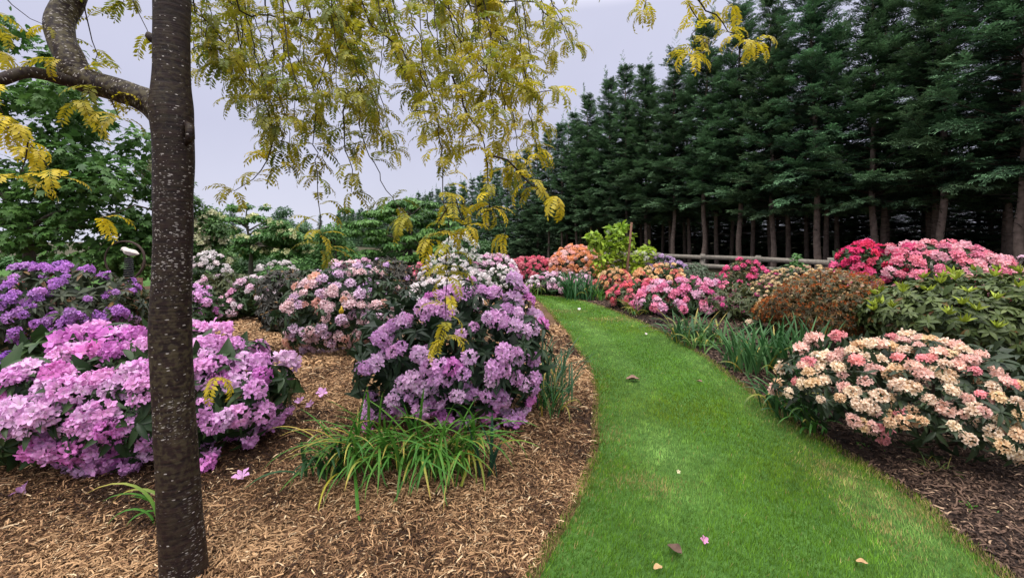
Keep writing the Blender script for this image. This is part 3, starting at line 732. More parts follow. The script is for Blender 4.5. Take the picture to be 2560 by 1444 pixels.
BRANCH_C = (.045, .030, .020)
def bush(label, px0, px1, ptop, z, name='rhododendron_bush', cat='bush', group='flowering rhododendrons', depth=None, pal=None, ntr=60, tr=.085, hits=None,
         leafc=((.018, .040, .014), (.048, .086, .026)), leafL=.115, leafW=.30, nwh=110, nfill=350, parts=False, hi=None, seed=1, zlow=.42, nf=14, cover=-.25, flat=.8,
         dzmin=-.25, shoots=None, lump=.26, hitspace=None, up=.45, whorl=8, tdark=0, clump=.0, redtips=0.0, extra=None):
    r = np.random.default_rng(1000 + seed)
    hi = parts if hi is None else hi
    X0, X1 = (px0 - CX) / FOC * z, (px1 - CX) / FOC * z
    H = EYE - (ptop - HY) / FOC * z - (tr * .55 if pal and hits is None else leafL * .3)
    c = np.array([(X0 + X1) / 2, z, zlow * H]); rx = (X1 - X0) / 2; ry = depth or rx * .85
    ru, rd = H - c[2], c[2] * .96
    root = thing(name, label, cat, (c[0], c[1], 0), group)
    lob = randdir(r, 16); amp = r.uniform(-lump * .9, lump, 16)
    def rad(d):
        k = d @ lob.T
        return 1 + (np.exp(-((1 - k) / .12)) * amp).sum(1)
    def surf(d, f=1.0):
        sc = np.stack([np.full(len(d), rx), np.full(len(d), ry), np.where(d[:, 2] > 0, ru, rd)], 1)
        rr = rad(d) * f
        p = c + d * sc * rr[:, None]
        n = unit(d / sc)
        p[:, 2] = np.maximum(p[:, 2], .05)
        return p, n
    # ---- trusses
    TPo, TN, TS = np.zeros((0, 3)), np.zeros((0, 3)), np.zeros(0)
    if hits is not None:
        out = []
        for hx, hy, hr in hits:
            dr = np.array([(hx - CX) / FOC, 1, -(hy - HY) / FOC]); o = np.array([0, 0, EYE])
            best = None
            for rz in (ru, rd):
                sc = np.array([rx, ry, rz]); oo, dd = (o - c) / sc, dr / sc
                A, B, Cc = dd @ dd, 2 * oo @ dd, oo @ oo - 1
                disc = B * B - 4 * A * Cc
                t_ = (-B - math.sqrt(disc)) / (2 * A) if disc > 0 else -B / (2 * A)
                p = o + dr * t_
                if (p[2] >= c[2]) == (rz == ru) or best is None: best = (p, sc)
            p, sc = best; p = p + dr * r.uniform(-.06, .08)
            nn = unit((p - c) / sc ** 2); out.append((p, nn, hr / FOC * p[1] * .95))
        TPo = np.array([o[0] for o in out]); TN = np.array([o[1] for o in out]); TS = np.array([o[2] for o in out])
        TPo[:, 2] = np.maximum(TPo[:, 2], .05)
    if pal and ntr:
        d = fib(int(ntr * .88 * 2 / (1 - dzmin)), r); d = d[d[:, 2] > dzmin]
        if hits is not None: d = d[d[:, 1] > .25]           # the far side, which the photo does not show
        if clump: d = d[sines(seed + 5, 6, .3, .9)(d) > -1 + 1.6 * clump - .6 + r.normal(0, .25, len(d))]
        p, nn = surf(d); p = p + nn * r.uniform(-.05, .03, (len(d), 1))
        TPo = np.vstack([TPo, p]); TN = np.vstack([TN, nn]); TS = np.concatenate([TS, tr * r.uniform(.62, 1.15, len(d))])
    ax = unit(TN + np.array([0, 0, up]) + r.normal(0, .15, TN.shape)) if len(TN) else TN
    # ---- leaves
    gl = Geo()
    LT = LEAF_HI if (hi or z < 5.5) else LEAF_LO
    dw = fib(nwh, r); dw = dw[dw[:, 2] > -.75]
    wp, wn_ = surf(dw, 1); wp = wp - wn_ * (r.uniform(.0, .14, (len(dw), 1)) * min(1, rx) + (-.02 if pal and hits is None else -.04 if hits is not None else 0) * np.ones((len(dw), 1)))
    WP = np.vstack([TPo - ax * (TS * .25)[:, None], wp]) if len(TPo) else wp
    WN = np.vstack([ax, unit(wn_ + np.array([0, 0, up]))]) if len(TPo) else unit(wn_ + np.array([0, 0, up]))
    WS = np.concatenate([np.clip(TS * 1.25, leafL * .8, leafL * 1.05), np.full(len(wp), leafL)]) if len(TPo) else np.full(len(wp), leafL)
    m = len(WP)
    Fz = frames_z(WN, r)
    a = (np.arange(whorl)[None] / whorl * 6.283 + r.uniform(0, 6.28, (m, 1)) + r.normal(0, .2, (m, whorl)))
    el = r.uniform(-.35, .45, (m, whorl)) 
    loc = np.stack([np.cos(a), np.sin(a), el], -1)
    dirs = np.einsum('mij,mkj->mki', Fz, loc).reshape(-1, 3); dirs[:, 2] -= .12
    nor = np.repeat(WN, whorl, 0) + r.normal(0, .25, (m * whorl, 3))
    base = np.repeat(WP, whorl, 0); Ls = np.repeat(WS, whorl) * r.uniform(.7, 1.15, m * whorl)
    tc = np.clip(r.beta(2, 3, m * whorl) + .25 * sines(seed, 5, .4, 1.5)(base), 0, 1)
    C = mixc(leafc[0], leafc[1], tc) * r.uniform(.8, 1.2, (len(tc), 1))
    if redtips:
        k_ = r.random(len(tc)) < redtips; C[k_] = mixc((.10, .045, .018), (.16, .10, .03), r.random(k_.sum()))
    gl.stamp(LT, frames(dirs, nor), base, np.stack([Ls * leafW, Ls, Ls], 1), C)
    # inner leaves that close the bush
    df = randdir(r, nfill); df = df[df[:, 2] > -.85]
    fp, fn = surf(df); f = r.uniform(.35, .9, (len(df), 1)) ** .7; fp = c + (fp - c) * f; fp[:, 2] = np.maximum(fp[:, 2], .06)
    Lf = leafL * r.uniform(1., 1.7, len(df))
    gl.stamp(LEAF_LO, frames(unit(fn + randdir(r, len(df)) * 1.1), fn + randdir(r, len(df)) * .9), fp, np.stack([Lf * .5, Lf, Lf], 1), mixc(leafc[0], leafc[1], r.uniform(0, .6, len(df))))
    gl.build('leaves', M['leaf'], root)
    if shoots:                                              # fresh upright shoots
        gs = Geo(); ds = fib(shoots[0], r); ds = ds[ds[:, 2] > shoots[2]]
        sp, sn = surf(ds, 1.02); m = len(sp); Sx = frames_z(unit(sn * .4 + np.array([0, 0, 1.])), r); kk = 9
        a = np.arange(kk)[None] / kk * 6.283 * 1.6 + r.uniform(0, 6, (m, 1)); loc = np.stack([np.cos(a), np.sin(a), r.uniform(.7, 1.9, (m, kk))], -1)
        dd = np.einsum('mij,mkj->mki', Sx, loc).reshape(-1, 3); Ls = leafL * 1.15 * r.uniform(.6, 1.1, m * kk)
        CC = np.array(shoots[1]) * r.uniform(.7, 1.25, (m * kk, 1)); RR = frames(dd, randdir(r, m * kk)); SS = np.stack([Ls * .3, Ls, Ls], 1)
        for j in range(m):
            if sp[j, 1] > c[1] + .25: continue
            gs = Geo(); q = slice(j * kk, j * kk + kk)
            gs.stamp(LEAF_LO, RR[q], np.repeat(sp[j:j + 1], kk, 0), SS[q], CC[q]); gs.build('new_shoot', M['leaf'], root)
    # stems
    gs = Geo(); pick = r.permutation(m if not len(TPo) else len(WP))[:16 if z < 6 else 7]
    for i in pick:
        q = WP[i % len(WP)]; b0 = np.array([c[0] + r.normal(0, .12 * rx), c[1] + r.normal(0, .12 * ry), 0])
        mid = b0 + (q - b0) * .5 + np.array([(q - b0)[0] * -.05, (q - b0)[1] * -.05, -.02]) + r.normal(0, .05, 3) * rx
        gs.tube(smooth_line(np.array([b0, mid, q]), 4), np.linspace(.016, .005, 9) * (1 if rx < 1.2 else 1.3), BRANCH_C, 5)
    gs.build('stems', M['twig'], root)
    # ---- flowers as parts or as one mass
    if pal and len(TPo):
        TT = trusses(pal, hi, nf, cover, flat); wts = np.array([t_[0] for t_ in TT], float); wts /= wts.sum()
        ch = r.choice(len(TT), len(TPo), p=wts)
        if extra is not None: ch = extra(TPo, ch, TT, r)
        R = frames_z(ax, r)
        order = np.argsort(-TS / TPo[:, 1] + (TPo[:, 1] > c[1] + .15) * 10)
        npart = min(100, len(order)) if parts else 0
        for i in order[:npart]:
            o = bpy.data.objects.new('flower_truss', TT[ch[i]][2]); COL.objects.link(o); o.parent = root
            mt = Matrix(R[i].tolist()).to_4x4() @ Matrix.Diagonal((TS[i] * r.uniform(.92, 1.12), TS[i] * r.uniform(.92, 1.12), TS[i] * r.uniform(.9, 1.1), 1))
            mt.translation = Vector((TPo[i] - np.array([c[0], c[1], 0])).tolist())
            o.matrix_local = mt
        rest = order[npart:]
        if len(rest):
            gt = Geo()
            for k, t_ in enumerate(TT):
                i = rest[ch[rest] == k]; gt.stamp(t_[1], R[i], TPo[i], TS[i], r.uniform(.85, 1.12, (len(i), 1)) * np.ones((1, 3)))
            if gt.V:
                o = gt.build('blossoms', M['petal'], root)
                if npart: o['kind'] = 'stuff'
    return root

# ------------------------------------------------------------------ bushes seen close: trusses where the photo shows them
def zl(txt, s, ox, oy): return [(float(a) / s + ox, float(b) / s + oy, float(c) / s) for a, b, c in (q.split(',') for q in txt.split())]
CENTER = zl("1295,205,55 1330,250,40 1365,300,40 1290,300,55 1190,270,50 1120,270,50 1040,280,55 980,260,45 930,285,45 880,300,45 840,340,50 905,350,55 950,370,45 860,390,35 1080,210,35 1255,350,45 1310,370,40 1400,380,45 1430,420,40 1380,440,45 1290,430,50 1210,400,60 1160,390,35 1345,460,40 1090,440,35 "
    "740,410,50 690,430,45 650,460,45 620,495,45 670,520,50 730,540,40 690,560,40 610,620,50 560,640,45 525,640,35 640,580,35 760,395,30 825,575,50 850,555,35 1070,590,45 1030,470,30 880,640,55 930,640,55 985,640,50 960,690,45 1040,670,40 900,690,45 1245,570,55 1300,590,45 1310,560,30 1390,600,40 1190,650,50 1240,650,45 1180,700,45 1300,690,45 1340,720,40 1400,690,35 1390,740,35 "
    "790,700,55 740,720,50 830,740,50 880,740,35 720,770,50 690,800,45 780,770,45 1050,760,50 1010,780,40 1090,770,35 910,800,55 890,840,50 830,850,50 940,880,50 1040,890,55 1010,920,35 1080,900,35 1160,860,55 1200,790,60 1245,800,45 1150,780,35 1240,860,45 1270,890,45 1310,890,40 1340,840,40 1370,800,35 600,840,60 590,800,45 570,880,45 690,870,50 720,840,40 560,940,35 640,860,35 1300,920,30 1195,990,30", 2.006, 640, 600)
LEFTB = zl("330,520,75 400,490,75 470,490,70 540,500,70 610,480,70 670,490,65 710,540,60 310,580,60 380,560,70 450,570,60 560,560,60 630,560,60 960,440,50 1010,450,50 1000,530,55 1060,520,60 1120,540,65 1180,530,50 1040,570,45 1010,640,60 1080,630,60 1150,650,60 1230,620,70 1290,620,60 1310,680,55 1240,720,65 1280,750,60 1160,720,60 1100,700,50 1010,720,50 "
    "60,690,60 130,660,65 200,660,65 280,670,65 330,690,60 20,720,50 250,740,70 320,750,70 390,760,70 460,710,65 520,690,60 590,690,60 660,670,65 720,650,60 700,720,60 640,760,55 700,790,55 550,740,55 40,850,75 110,860,75 180,870,75 240,890,65 60,920,70 140,940,60 10,900,60 10,790,50 250,830,60 330,820,65 400,830,60 440,870,65 510,860,65 560,880,55 400,920,65 350,940,60 470,940,60 540,950,60 610,930,60 660,910,50 590,990,55 "
    "200,1010,65 160,1050,55 260,1000,60 240,1070,55 320,1080,60 380,1050,75 450,1060,75 430,1130,65 380,1140,55 500,1120,60 570,1080,60 630,1090,60 680,1060,60 740,1010,55 740,1060,50 650,1130,45 1010,850,60 1060,920,55 1120,900,60 1190,880,60 1250,880,60 1320,860,60 1380,850,55 1430,850,40 1240,950,60 1180,950,55 1310,930,50 1250,1000,45 1370,900,50 1030,1000,50 1060,1060,45 1030,1110,50 1020,1160,30", 2.006, 0, 600)
PEACHB = zl("970,640,30 1030,660,35 1130,655,40 1190,660,40 1250,680,45 1330,690,45 1370,710,40 1240,730,45 1300,740,40 900,680,40 840,680,40 780,690,40 740,720,40 690,730,40 640,760,45 560,760,50 500,780,40 470,800,35 540,820,50 500,840,35 590,740,35 670,810,40 690,850,30 770,770,45 830,750,40 870,820,45 900,770,40 960,690,40 1050,720,40 1010,760,40 1090,800,40 1140,760,35 1120,690,30 990,820,40 960,850,40 1040,840,40 1150,850,45 1220,840,45 1280,850,45 1190,760,35 1270,790,35 1340,800,40 1360,770,35 1420,770,40 1470,745,40 1400,830,40 1440,830,35 1555,825,35 1580,870,40 1610,890,30 1540,920,40 1640,900,40 1690,910,35 470,900,40 520,900,40 580,885,40 430,890,30 390,950,30 700,920,35 740,950,40 770,940,30 820,890,35 680,980,30 570,990,25 1050,920,55 1000,910,40 1100,920,35 830,980,45 900,970,50 960,990,40 780,1020,40 850,1030,45 880,1060,30 1080,1050,35 950,1070,35 1020,1075,35 "
    "760,1110,40 810,1130,40 860,1150,40 930,1150,45 960,1120,35 1030,1120,40 1090,1110,40 1140,1110,30 920,1210,35 890,1190,30 1260,1040,50 1180,990,35 1300,900,45 1310,940,35 1290,880,35 1390,990,40 1440,880,30 1470,960,30 1510,1000,35 1570,980,40 1440,1050,50 1380,1080,35 1490,1060,35 1560,1100,35 1440,1120,30 1350,1150,45 1400,1210,40 1320,1140,35 1540,1180,50 1610,1190,35 1660,1130,35 1680,1010,40 1690,1080,35 1680,1190,40 1590,1250,40 1650,1280,45 1690,1310,45", 2.257, 1800, 560)
BLUSHB = zl("920,580,50 970,590,40 890,630,45 830,630,45 780,640,40 870,650,40 1070,640,40 1050,660,35 1180,620,40 1060,470,40 1080,500,45 1120,490,40 1180,480,45 1230,500,40 1260,540,40 1090,550,40 1190,540,40 800,700,45 760,730,45 730,770,45 700,800,45 750,820,40 800,780,40 840,780,30 830,690,35 960,700,45 1010,690,45 1050,690,40 1140,710,35 1250,700,50 1200,720,35 1290,710,35 940,770,45 990,780,45 1030,790,40 1020,820,35 950,820,40 1170,770,50 1210,790,35 1130,740,30 1260,780,35 1300,790,35 1370,780,40 1430,770,40 1490,780,40 1540,810,40 1500,840,35 1420,880,45 1380,870,40 1460,850,35 1280,840,40 1230,840,40 1190,860,35 1260,890,40 1330,900,40 1310,930,35 1110,890,45 1140,920,35 1000,880,35 760,960,45 720,1000,40 710,1050,40 740,1080,35 760,1010,40 830,980,40 880,970,40 940,970,45 980,950,35 870,1020,45 930,1030,40 840,1060,40 880,1080,40 830,1110,35 880,1150,45 930,1160,45 980,1160,40 1030,1150,45 1060,1130,35 1000,1000,35 1090,1010,40 1140,1030,35 1040,1060,40 1010,1060,30 1220,1000,45 1230,1050,40 1190,1070,35 1270,1080,40 1210,1110,40 1150,1150,35 1240,1150,30 1300,1040,30 1340,1020,30 1370,950,30", 2.977, 480, 500)
PURPB = zl("160,290,60 240,280,60 310,270,60 380,290,60 440,280,60 500,310,50 590,260,60 640,250,60 680,270,50 620,310,60 660,370,40 560,430,60 610,420,50 540,470,40 890,300,60 820,300,40 1040,360,60 140,380,50 100,450,60 60,480,50 390,520,60 340,540,50 380,590,50 500,540,35 40,590,60 110,600,60 60,660,60 250,630,60 280,670,60 200,720,60 240,750,50 80,780,60 330,660,30 150,540,50 880,590,40 1090,530,40 1330,515,35 1050,570,35 1160,525,35 700,730,60 760,760,60 820,790,60 680,790,60 740,840,60 640,840,60 540,770,60 480,810,50 400,850,60 350,840,50 430,900,60 460,940,50 560,890,50 520,920,50 160,930,60 200,960,60 230,990,50 130,980,50 950,760,60 1010,790,60 920,810,50 1080,760,60 1100,710,50 1180,710,60 1240,730,60 1200,770,60 1270,770,50 1030,830,50 960,880,40 580,980,60 550,1010,50", 4.012, 0, 600)
DEEPB = zl("40,1180,60 100,1160,60 150,1200,60 60,1240,60 230,1180,60 280,1200,60 330,1230,60 390,1130,60 440,1150,60 470,1200,50 480,1240,50 20,1260,50 220,1240,50", 4.012, 0, 600)

bush('big orchid pink rhododendron right behind the white flecked trunk', -50, 712, 808, 3.3, pal='orchid', hits=LEFTB, ntr=45, tr=.12, parts=True, seed=1, depth=.75, nwh=150, nfill=500, leafL=.14, zlow=.45, nf=14, lump=.05)
bush('lilac pink rhododendron in the middle beside the curving lawn', 888, 1372, 700, 3.85, pal='lilac', hits=CENTER, ntr=34, tr=.06, parts=True, seed=2, depth=.7, nwh=170, nfill=650, leafL=.125, leafW=.25, zlow=.45, nf=14, lump=.05, leafc=((.012, .028, .013), (.030, .056, .022)))
def peach_pick(p, ch, TT, r):
    pink = np.clip((p[:, 0] - 4.1) * .5, 0, .6) + (p[:, 2] > .62) * .35
    idx = np.array([4, 5, 6, 7]); k = r.random(len(p)) < pink
    ch = ch.copy(); ch[k] = r.choice(idx, k.sum()); return ch
bush('peach and cream rhododendron spilling over dark bark near the lawn edge', 1972, 2640, 835, 3.35, pal='peach', hits=PEACHB, ntr=40, tr=.075, parts=True, seed=3, depth=.8, nwh=170, nfill=600, leafL=.088, zlow=.45, nf=14, lump=.06, leafc=((.016, .030, .014), (.040, .060, .024)), extra=peach_pick)
bush('blush pink rhododendron with a yellow plant tag among its flowers', 706, 1008, 650, 6.1, pal='blush', hits=BLUSHB, ntr=40, tr=.085, parts=True, seed=4, depth=.75, nwh=150, nfill=450, leafL=.12, zlow=.45, nf=14, lump=.05, leafc=((.014, .030, .012), (.035, .06, .022)))
bush('violet purple rhododendron between the leaning maple and the orchid pink one', -45, 330, 660, 6.2, pal='purple', hits=PURPB, ntr=40, tr=.09, parts=True, seed=5, depth=.9, nwh=170, nfill=500, leafL=.13, zlow=.45, nf=14, lump=.06, leafc=((.022, .036, .020), (.060, .070, .032)), redtips=.10)
bush('low deep violet rhododendron half hidden behind the orchid pink one', -40, 150, 872, 4.6, pal='deep', hits=DEEPB, ntr=16, tr=.07, parts=True, seed=6, depth=.35, nwh=50, nfill=160, leafL=.10, nf=14, lump=.05)

# ------------------------------------------------------------------ the other bushes, left to right
OL = ((.035, .05, .018), (.085, .095, .032))           # olive leaves
DK = ((.022, .024, .018), (.060, .052, .040))          # dark brown-green leaves
GR = ((.022, .048, .016), (.055, .095, .028))
bush('small orange azalea peeping out left of the violet rhododendron', -70, 30, 692, 8.2, 'azalea_bush', pal='apricot', ntr=26, seed=10, tr=.08)
bush('coral red rhododendron low behind the violet one', -60, 24, 715, 7.4, pal='coral', ntr=24, seed=11, tr=.08)
bush('olive leaved rhododendron with few mauve buds below the bird sculpture', 232, 392, 706, 6.7, pal='lavender', ntr=9, seed=12, tr=.06, leafc=OL, nwh=120, nfill=260, redtips=.15)
bush('mauve pink rhododendron just right of the flecked trunk', 440, 532, 706, 7.2, pal='lilac', ntr=38, seed=13, tr=.085, parts=True, nf=14)
bush('cream white rhododendron under the cream flowering tree', 470, 566, 622, 10.5, pal='white', ntr=60, seed=14, tr=.085)
bush('dark leaved rhododendron with a few pink heads beside the mulch', 505, 640, 676, 9.0, pal='softpink', ntr=15, seed=15, leafc=OL, tr=.10, clump=.3, nwh=150)
bush('pale pink low rhododendron at the far end of the mulch', 522, 600, 742, 8.3, pal='softpink', ntr=18, seed=16, tr=.09, nwh=50)
bush('mauve and white rhododendron behind the bare dark bushes', 592, 706, 694, 8.6, pal='pinkwhite', ntr=36, seed=17, tr=.08)
bush('white rhododendron peeping over the clipped green shrub', 640, 740, 650, 14.5, pal='white', ntr=60, seed=18, tr=.09)
bush('bright green rounded shrub without flowers among the rhododendrons', 636, 745, 659, 12.5, 'green_shrub', pal=None, seed=19, leafc=((.04, .12, .02), (.10, .23, .05)), leafL=.07, nwh=420, nfill=500, whorl=9)
bush('dull purple brown bush past flowering, left of the blush one', 655, 800, 668, 7.7, pal=None, seed=20, leafc=DK, nwh=300, nfill=420, leafL=.10, redtips=.1)
bush('dark leafy rhododendron at the foot of the purple brown bush', 648, 752, 745, 7.2, pal=None, seed=21, leafc=DK, nwh=150, nfill=250, leafL=.10, redtips=.05)
bush('pale lavender rhododendron with dark throats above the blush one', 808, 930, 655, 8.4, pal='lavender', ntr=60, seed=22, tr=.11, parts=True, nf=14)
bush('rose pink rhododendron behind the lavender one', 820, 960, 644, 10.2, pal='softpink', ntr=70, seed=23, tr=.09)
bush('dark bronze bush with faded mauve tops, right of the blush one', 898, 1046, 640, 9.2, pal='lavender', ntr=14, seed=24, leafc=DK, nwh=380, nfill=500, leafL=.10, redtips=.12, tr=.06)
bush('light coral rhododendron squeezed behind the white flowered bush', 1012, 1075, 655, 11.8, pal='rose', ntr=50, seed=25, tr=.08)
bush('white and blush rhododendron behind the middle lilac one', 1028, 1200, 694, 8.4, pal='white', ntr=130, seed=26, tr=.085, parts=True, nf=14)
bush('second white rhododendron filling in behind the white and blush one', 1050, 1225, 655, 11.2, pal='white', ntr=120, seed=27, tr=.085)
bush('pink and white rhododendron beneath the dark conifers', 1160, 1300, 634, 14.2, pal='pinkwhite', ntr=150, seed=28, tr=.10)
bush('white dotted rhododendron with dark leaves behind the lawn bend', 1200, 1310, 668, 12.4, pal='white', ntr=70, seed=29, tr=.07, clump=.2)
bush('coral red rhododendron in front of the conifers left of the orange one', 1268, 1390, 636, 15.2, pal='coral', ntr=150, seed=30, tr=.10)
bush('tall orange and pink azalea left of the lime green sapling', 1375, 1512, 610, 14.4, 'azalea_bush', pal='orange', ntr=230, seed=31, tr=.10)
bush('pale pink and white rhododendron at the head of the lawn', 1318, 1424, 678, 12.5, pal='pinkwhite', ntr=60, seed=32, tr=.08)
bush('rose pink rhododendron over a dark green strap leaved clump', 1352, 1490, 681, 12.5, pal='softpink', ntr=64, seed=33, tr=.095, parts=True, nf=14)
bush('apricot and cream azalea with browned lower flowers', 1482, 1578, 668, 12.0, 'azalea_bush', pal='apricot', ntr=90, seed=34, tr=.085, leafc=OL, parts=True, nf=14)
bush('small coral flowered azalea under the tall orange one', 1440, 1500, 668, 13.2, 'azalea_bush', pal='orange', ntr=40, seed=35, tr=.07)
bush('lilac rhododendron just below the timber fence rail', 1612, 1716, 640, 12.2, pal='lavender', ntr=70, seed=36, tr=.09, clump=.1)
bush('white speckled leafy rhododendron under the lime green sapling', 1560, 1650, 690, 12.4, pal='white', ntr=26, seed=37, leafc=GR, tr=.06)
bush('orange and coral azalea above the big pink rhododendron', 1578, 1722, 668, 11.0, 'azalea_bush', pal='apricot', ntr=100, seed=38, tr=.085, parts=True, nf=14)
bush('grey green leafy shrub in front of the fence post', 1690, 1785, 652, 11.6, 'green_shrub', pal=None, seed=39, leafc=((.05, .08, .045), (.13, .17, .10)), nwh=320, nfill=400, leafL=.075)
bush('dark green leafy rhododendron behind the big pink one', 1738, 1862, 683, 10.0, pal=None, seed=40, leafc=((.03, .06, .025), (.10, .13, .065)), nwh=280, nfill=380, leafL=.10)
bush('hot pink rhododendron with reddish leaves against the fence', 1800, 1918, 650, 10.8, pal='magenta', ntr=46, seed=41, tr=.085, leafc=OL, redtips=.25, clump=.25)
bush('second grey green shrub below the fence, right of the hot pink one', 1880, 1990, 660, 10.4, 'green_shrub', pal=None, seed=42, leafc=((.06, .09, .05), (.15, .18, .11)), nwh=320, nfill=400, leafL=.075)
bush('low hot pink rhododendron behind the cream azalea', 1880, 1990, 688, 9.6, pal='magenta', ntr=34, seed=43, tr=.06, leafc=OL)
bush('coral red rhododendron low at the dark bed edge', 1522, 1690, 700, 9.8, pal='coral', ntr=80, seed=44, tr=.085, parts=True, clump=.12, leafc=OL)
bush('large candy pink rhododendron with dark throats beside the lawn', 1600, 1842, 694, 9.0, pal='pink', ntr=120, seed=45, tr=.105, parts=True, nf=14, nwh=190, nfill=500, dzmin=-.45, clump=.05)
bush('olive leaved rhododendron almost out of flower right of the pink one', 1770, 1965, 702, 8.4, pal='magenta', ntr=16, seed=46, tr=.055, leafc=OL, nwh=300, nfill=500, leafL=.105, redtips=.06)
bush('pale yellow azalea behind the rusty brown one', 1900, 2185, 684, 7.7, 'azalea_bush', pal='cream', ntr=430, seed=47, tr=.042, leafc=((.05, .05, .022), (.12, .10, .045)), leafL=.06, nwh=260, nfill=500, nf=8)
bush('rusty brown faded azalea behind the strap leaved clumps', 1905, 2200, 705, 6.5, 'azalea_bush', pal='rust', ntr=760, seed=48, tr=.034, leafc=((.045, .040, .016), (.11, .095, .033)), leafL=.065, nwh=620, nfill=900, nf=5, redtips=.42, lump=.30)
bush('crimson red rhododendron by the fence left of the salmon pink one', 2096, 2228, 602, 8.9, pal='red', ntr=60, seed=49, tr=.12, parts=True, nf=14, leafL=.16, zlow=.55, dzmin=-.35, clump=.1)
bush('tall salmon pink rhododendron against the conifer trunks', 2150, 2500, 603, 8.5, pal='rose', ntr=190, seed=50, tr=.115, parts=True, nf=14, nwh=150, nfill=500, leafL=.14)
bush('leafy green rhododendron with lime shoots at the right margin', 2185, 2660, 682, 5.2, pal=None, seed=51, leafc=((.034, .058, .016), (.11, .14, .04)), nwh=1050, nfill=1300, leafL=.094, leafW=.42, shoots=(190, (.25, .31, .03), .12), redtips=.05, zlow=.5, depth=.9)
bush('faded pink brown rhododendron in front of the fence beyond the lime shoots', 2470, 2640, 640, 8.0, pal='softpink', ntr=30, seed=52, tr=.08, leafc=DK, nwh=120)
bush('small salmon azalea low beneath the olive leaved rhododendron', 1868, 1945, 790, 7.0, 'azalea_bush', pal='peach', ntr=20, seed=53, tr=.05, nwh=40, nfill=80)

# ------------------------------------------------------------------ strap-leaved clumps
def ribbon(g, base, az, th0, th1, L_, w, col, tipcol, r, n=9, twist=0.0):
    """arching blades, all arrays of length m"""
    m = len(base); s = np.linspace(0, 1, n + 1)
    th = th0[:, None] + (th1 - th0)[:, None] * s[None] ** 1.3
    h = np.cumsum(np.sin(th), 1) / n * L_[:, None]; z = np.cumsum(np.cos(th), 1) / n * L_[:, None]
    az_ = az[:, None] + twist * s[None] * r.normal(0, 1, (m, 1))
    o = np.stack([np.cos(az_) * h, np.sin(az_) * h, z], -1); o -= o[:, :1]
    p = base[:, None] + o; p[..., 2] = np.maximum(p[..., 2], .012 + .02 * s)
    side = np.stack([-np.sin(az_), np.cos(az_), np.zeros_like(az_)], -1)
    wd = w[:, None] * np.interp(s, [0, .15, .6, .9, 1], [.6, .9, 1, .5, .05])[None]
    mid = p - np.stack([np.cos(az_) * np.cos(th), np.sin(az_) * np.cos(th), -np.sin(th)], -1) * wd[..., None] * .25
    A, B = p - side * wd[..., None] * .5, p + side * wd[..., None] * .5
    V = np.stack([A, mid, B], 2)                              # m, n+1, 3, 3
    idx = np.arange(m * (n + 1) * 3).reshape(m, n + 1, 3)
    q = np.stack([idx[:, :-1, :-1], idx[:, :-1, 1:], idx[:, 1:, 1:], idx[:, 1:, :-1]], -1).reshape(-1, 4)
    C = col[:, None, :] * (1 - s[None, :, None] ** 2) + tipcol[:, None, :] * s[None, :, None] ** 2
    C = np.repeat(C[:, :, None, :], 3, 2)
    g.add(V.reshape(-1, 3), q.ravel(), np.full(len(q), 4), C.reshape(-1, 3))
def clump(label, x0, x1, py, n, L_, w, seed, colA, colB, yellow=.06, bias=None, stiff=.6, z=None, sy=.08, group='strap leaved clumps'):
    r = np.random.default_rng(seed)
    a, b = (G(x0, py), G(x1, py)) if z is None else (P(x0, HY, z), P(x1, HY, z)); a[2] = b[2] = 0
    c = (a + b) / 2
    root = thing('strap_leaf_clump', label, 'plant', c, group)
    t = r.random(n); base = a + (b - a) * t[:, None] + np.column_stack([r.normal(0, .02, n), r.normal(0, sy, n), np.zeros(n)]); base[:, 2] = .01
    az = r.uniform(0, 6.28, n) if bias is None else r.normal(bias[0], bias[1], n)
    out = (base[:, 0] - c[0]) / max(.05, (b - a)[0] / 2)
    az = np.where(r.random(n) < .5, np.arctan2(np.sin(az), np.cos(az) + out * .8), az)
    th0 = np.abs(r.normal(.12, .22, n)); th1 = th0 + r.uniform(.6, 2.6, n) * (1.25 - stiff)
    LL_ = L_ * r.uniform(.55, 1.12, n); W = w * r.uniform(.7, 1.2, n)
    col = mixc(colA, colB, r.random(n)); tip = col * .9
    k = r.random(n) < yellow; col[k] = mixc((.30, .30, .03), (.45, .30, .06), r.random(k.sum())); th1[k] += .8
    k2 = r.random(n) < yellow * 1.5; tip = tip.copy(); tip[k2] = (.45, .33, .08)
    g = Geo(); ribbon(g, base, az, th0, th1, LL_, W, col, tip, r, twist=.25)
    g.build('leaves', M['blade'], root)
    return root
SG, SG2, BG, BG2 = (.045, .16, .022), (.12, .29, .04), (.025, .085, .035), (.07, .16, .075)
root = clump('arching bright green clump with yellowing blades in front of the lilac bush', 845, 1190, 1168, 190, .62, .017, 61, SG, SG2, .07, (-1.45, .9), .2, sy=.10)
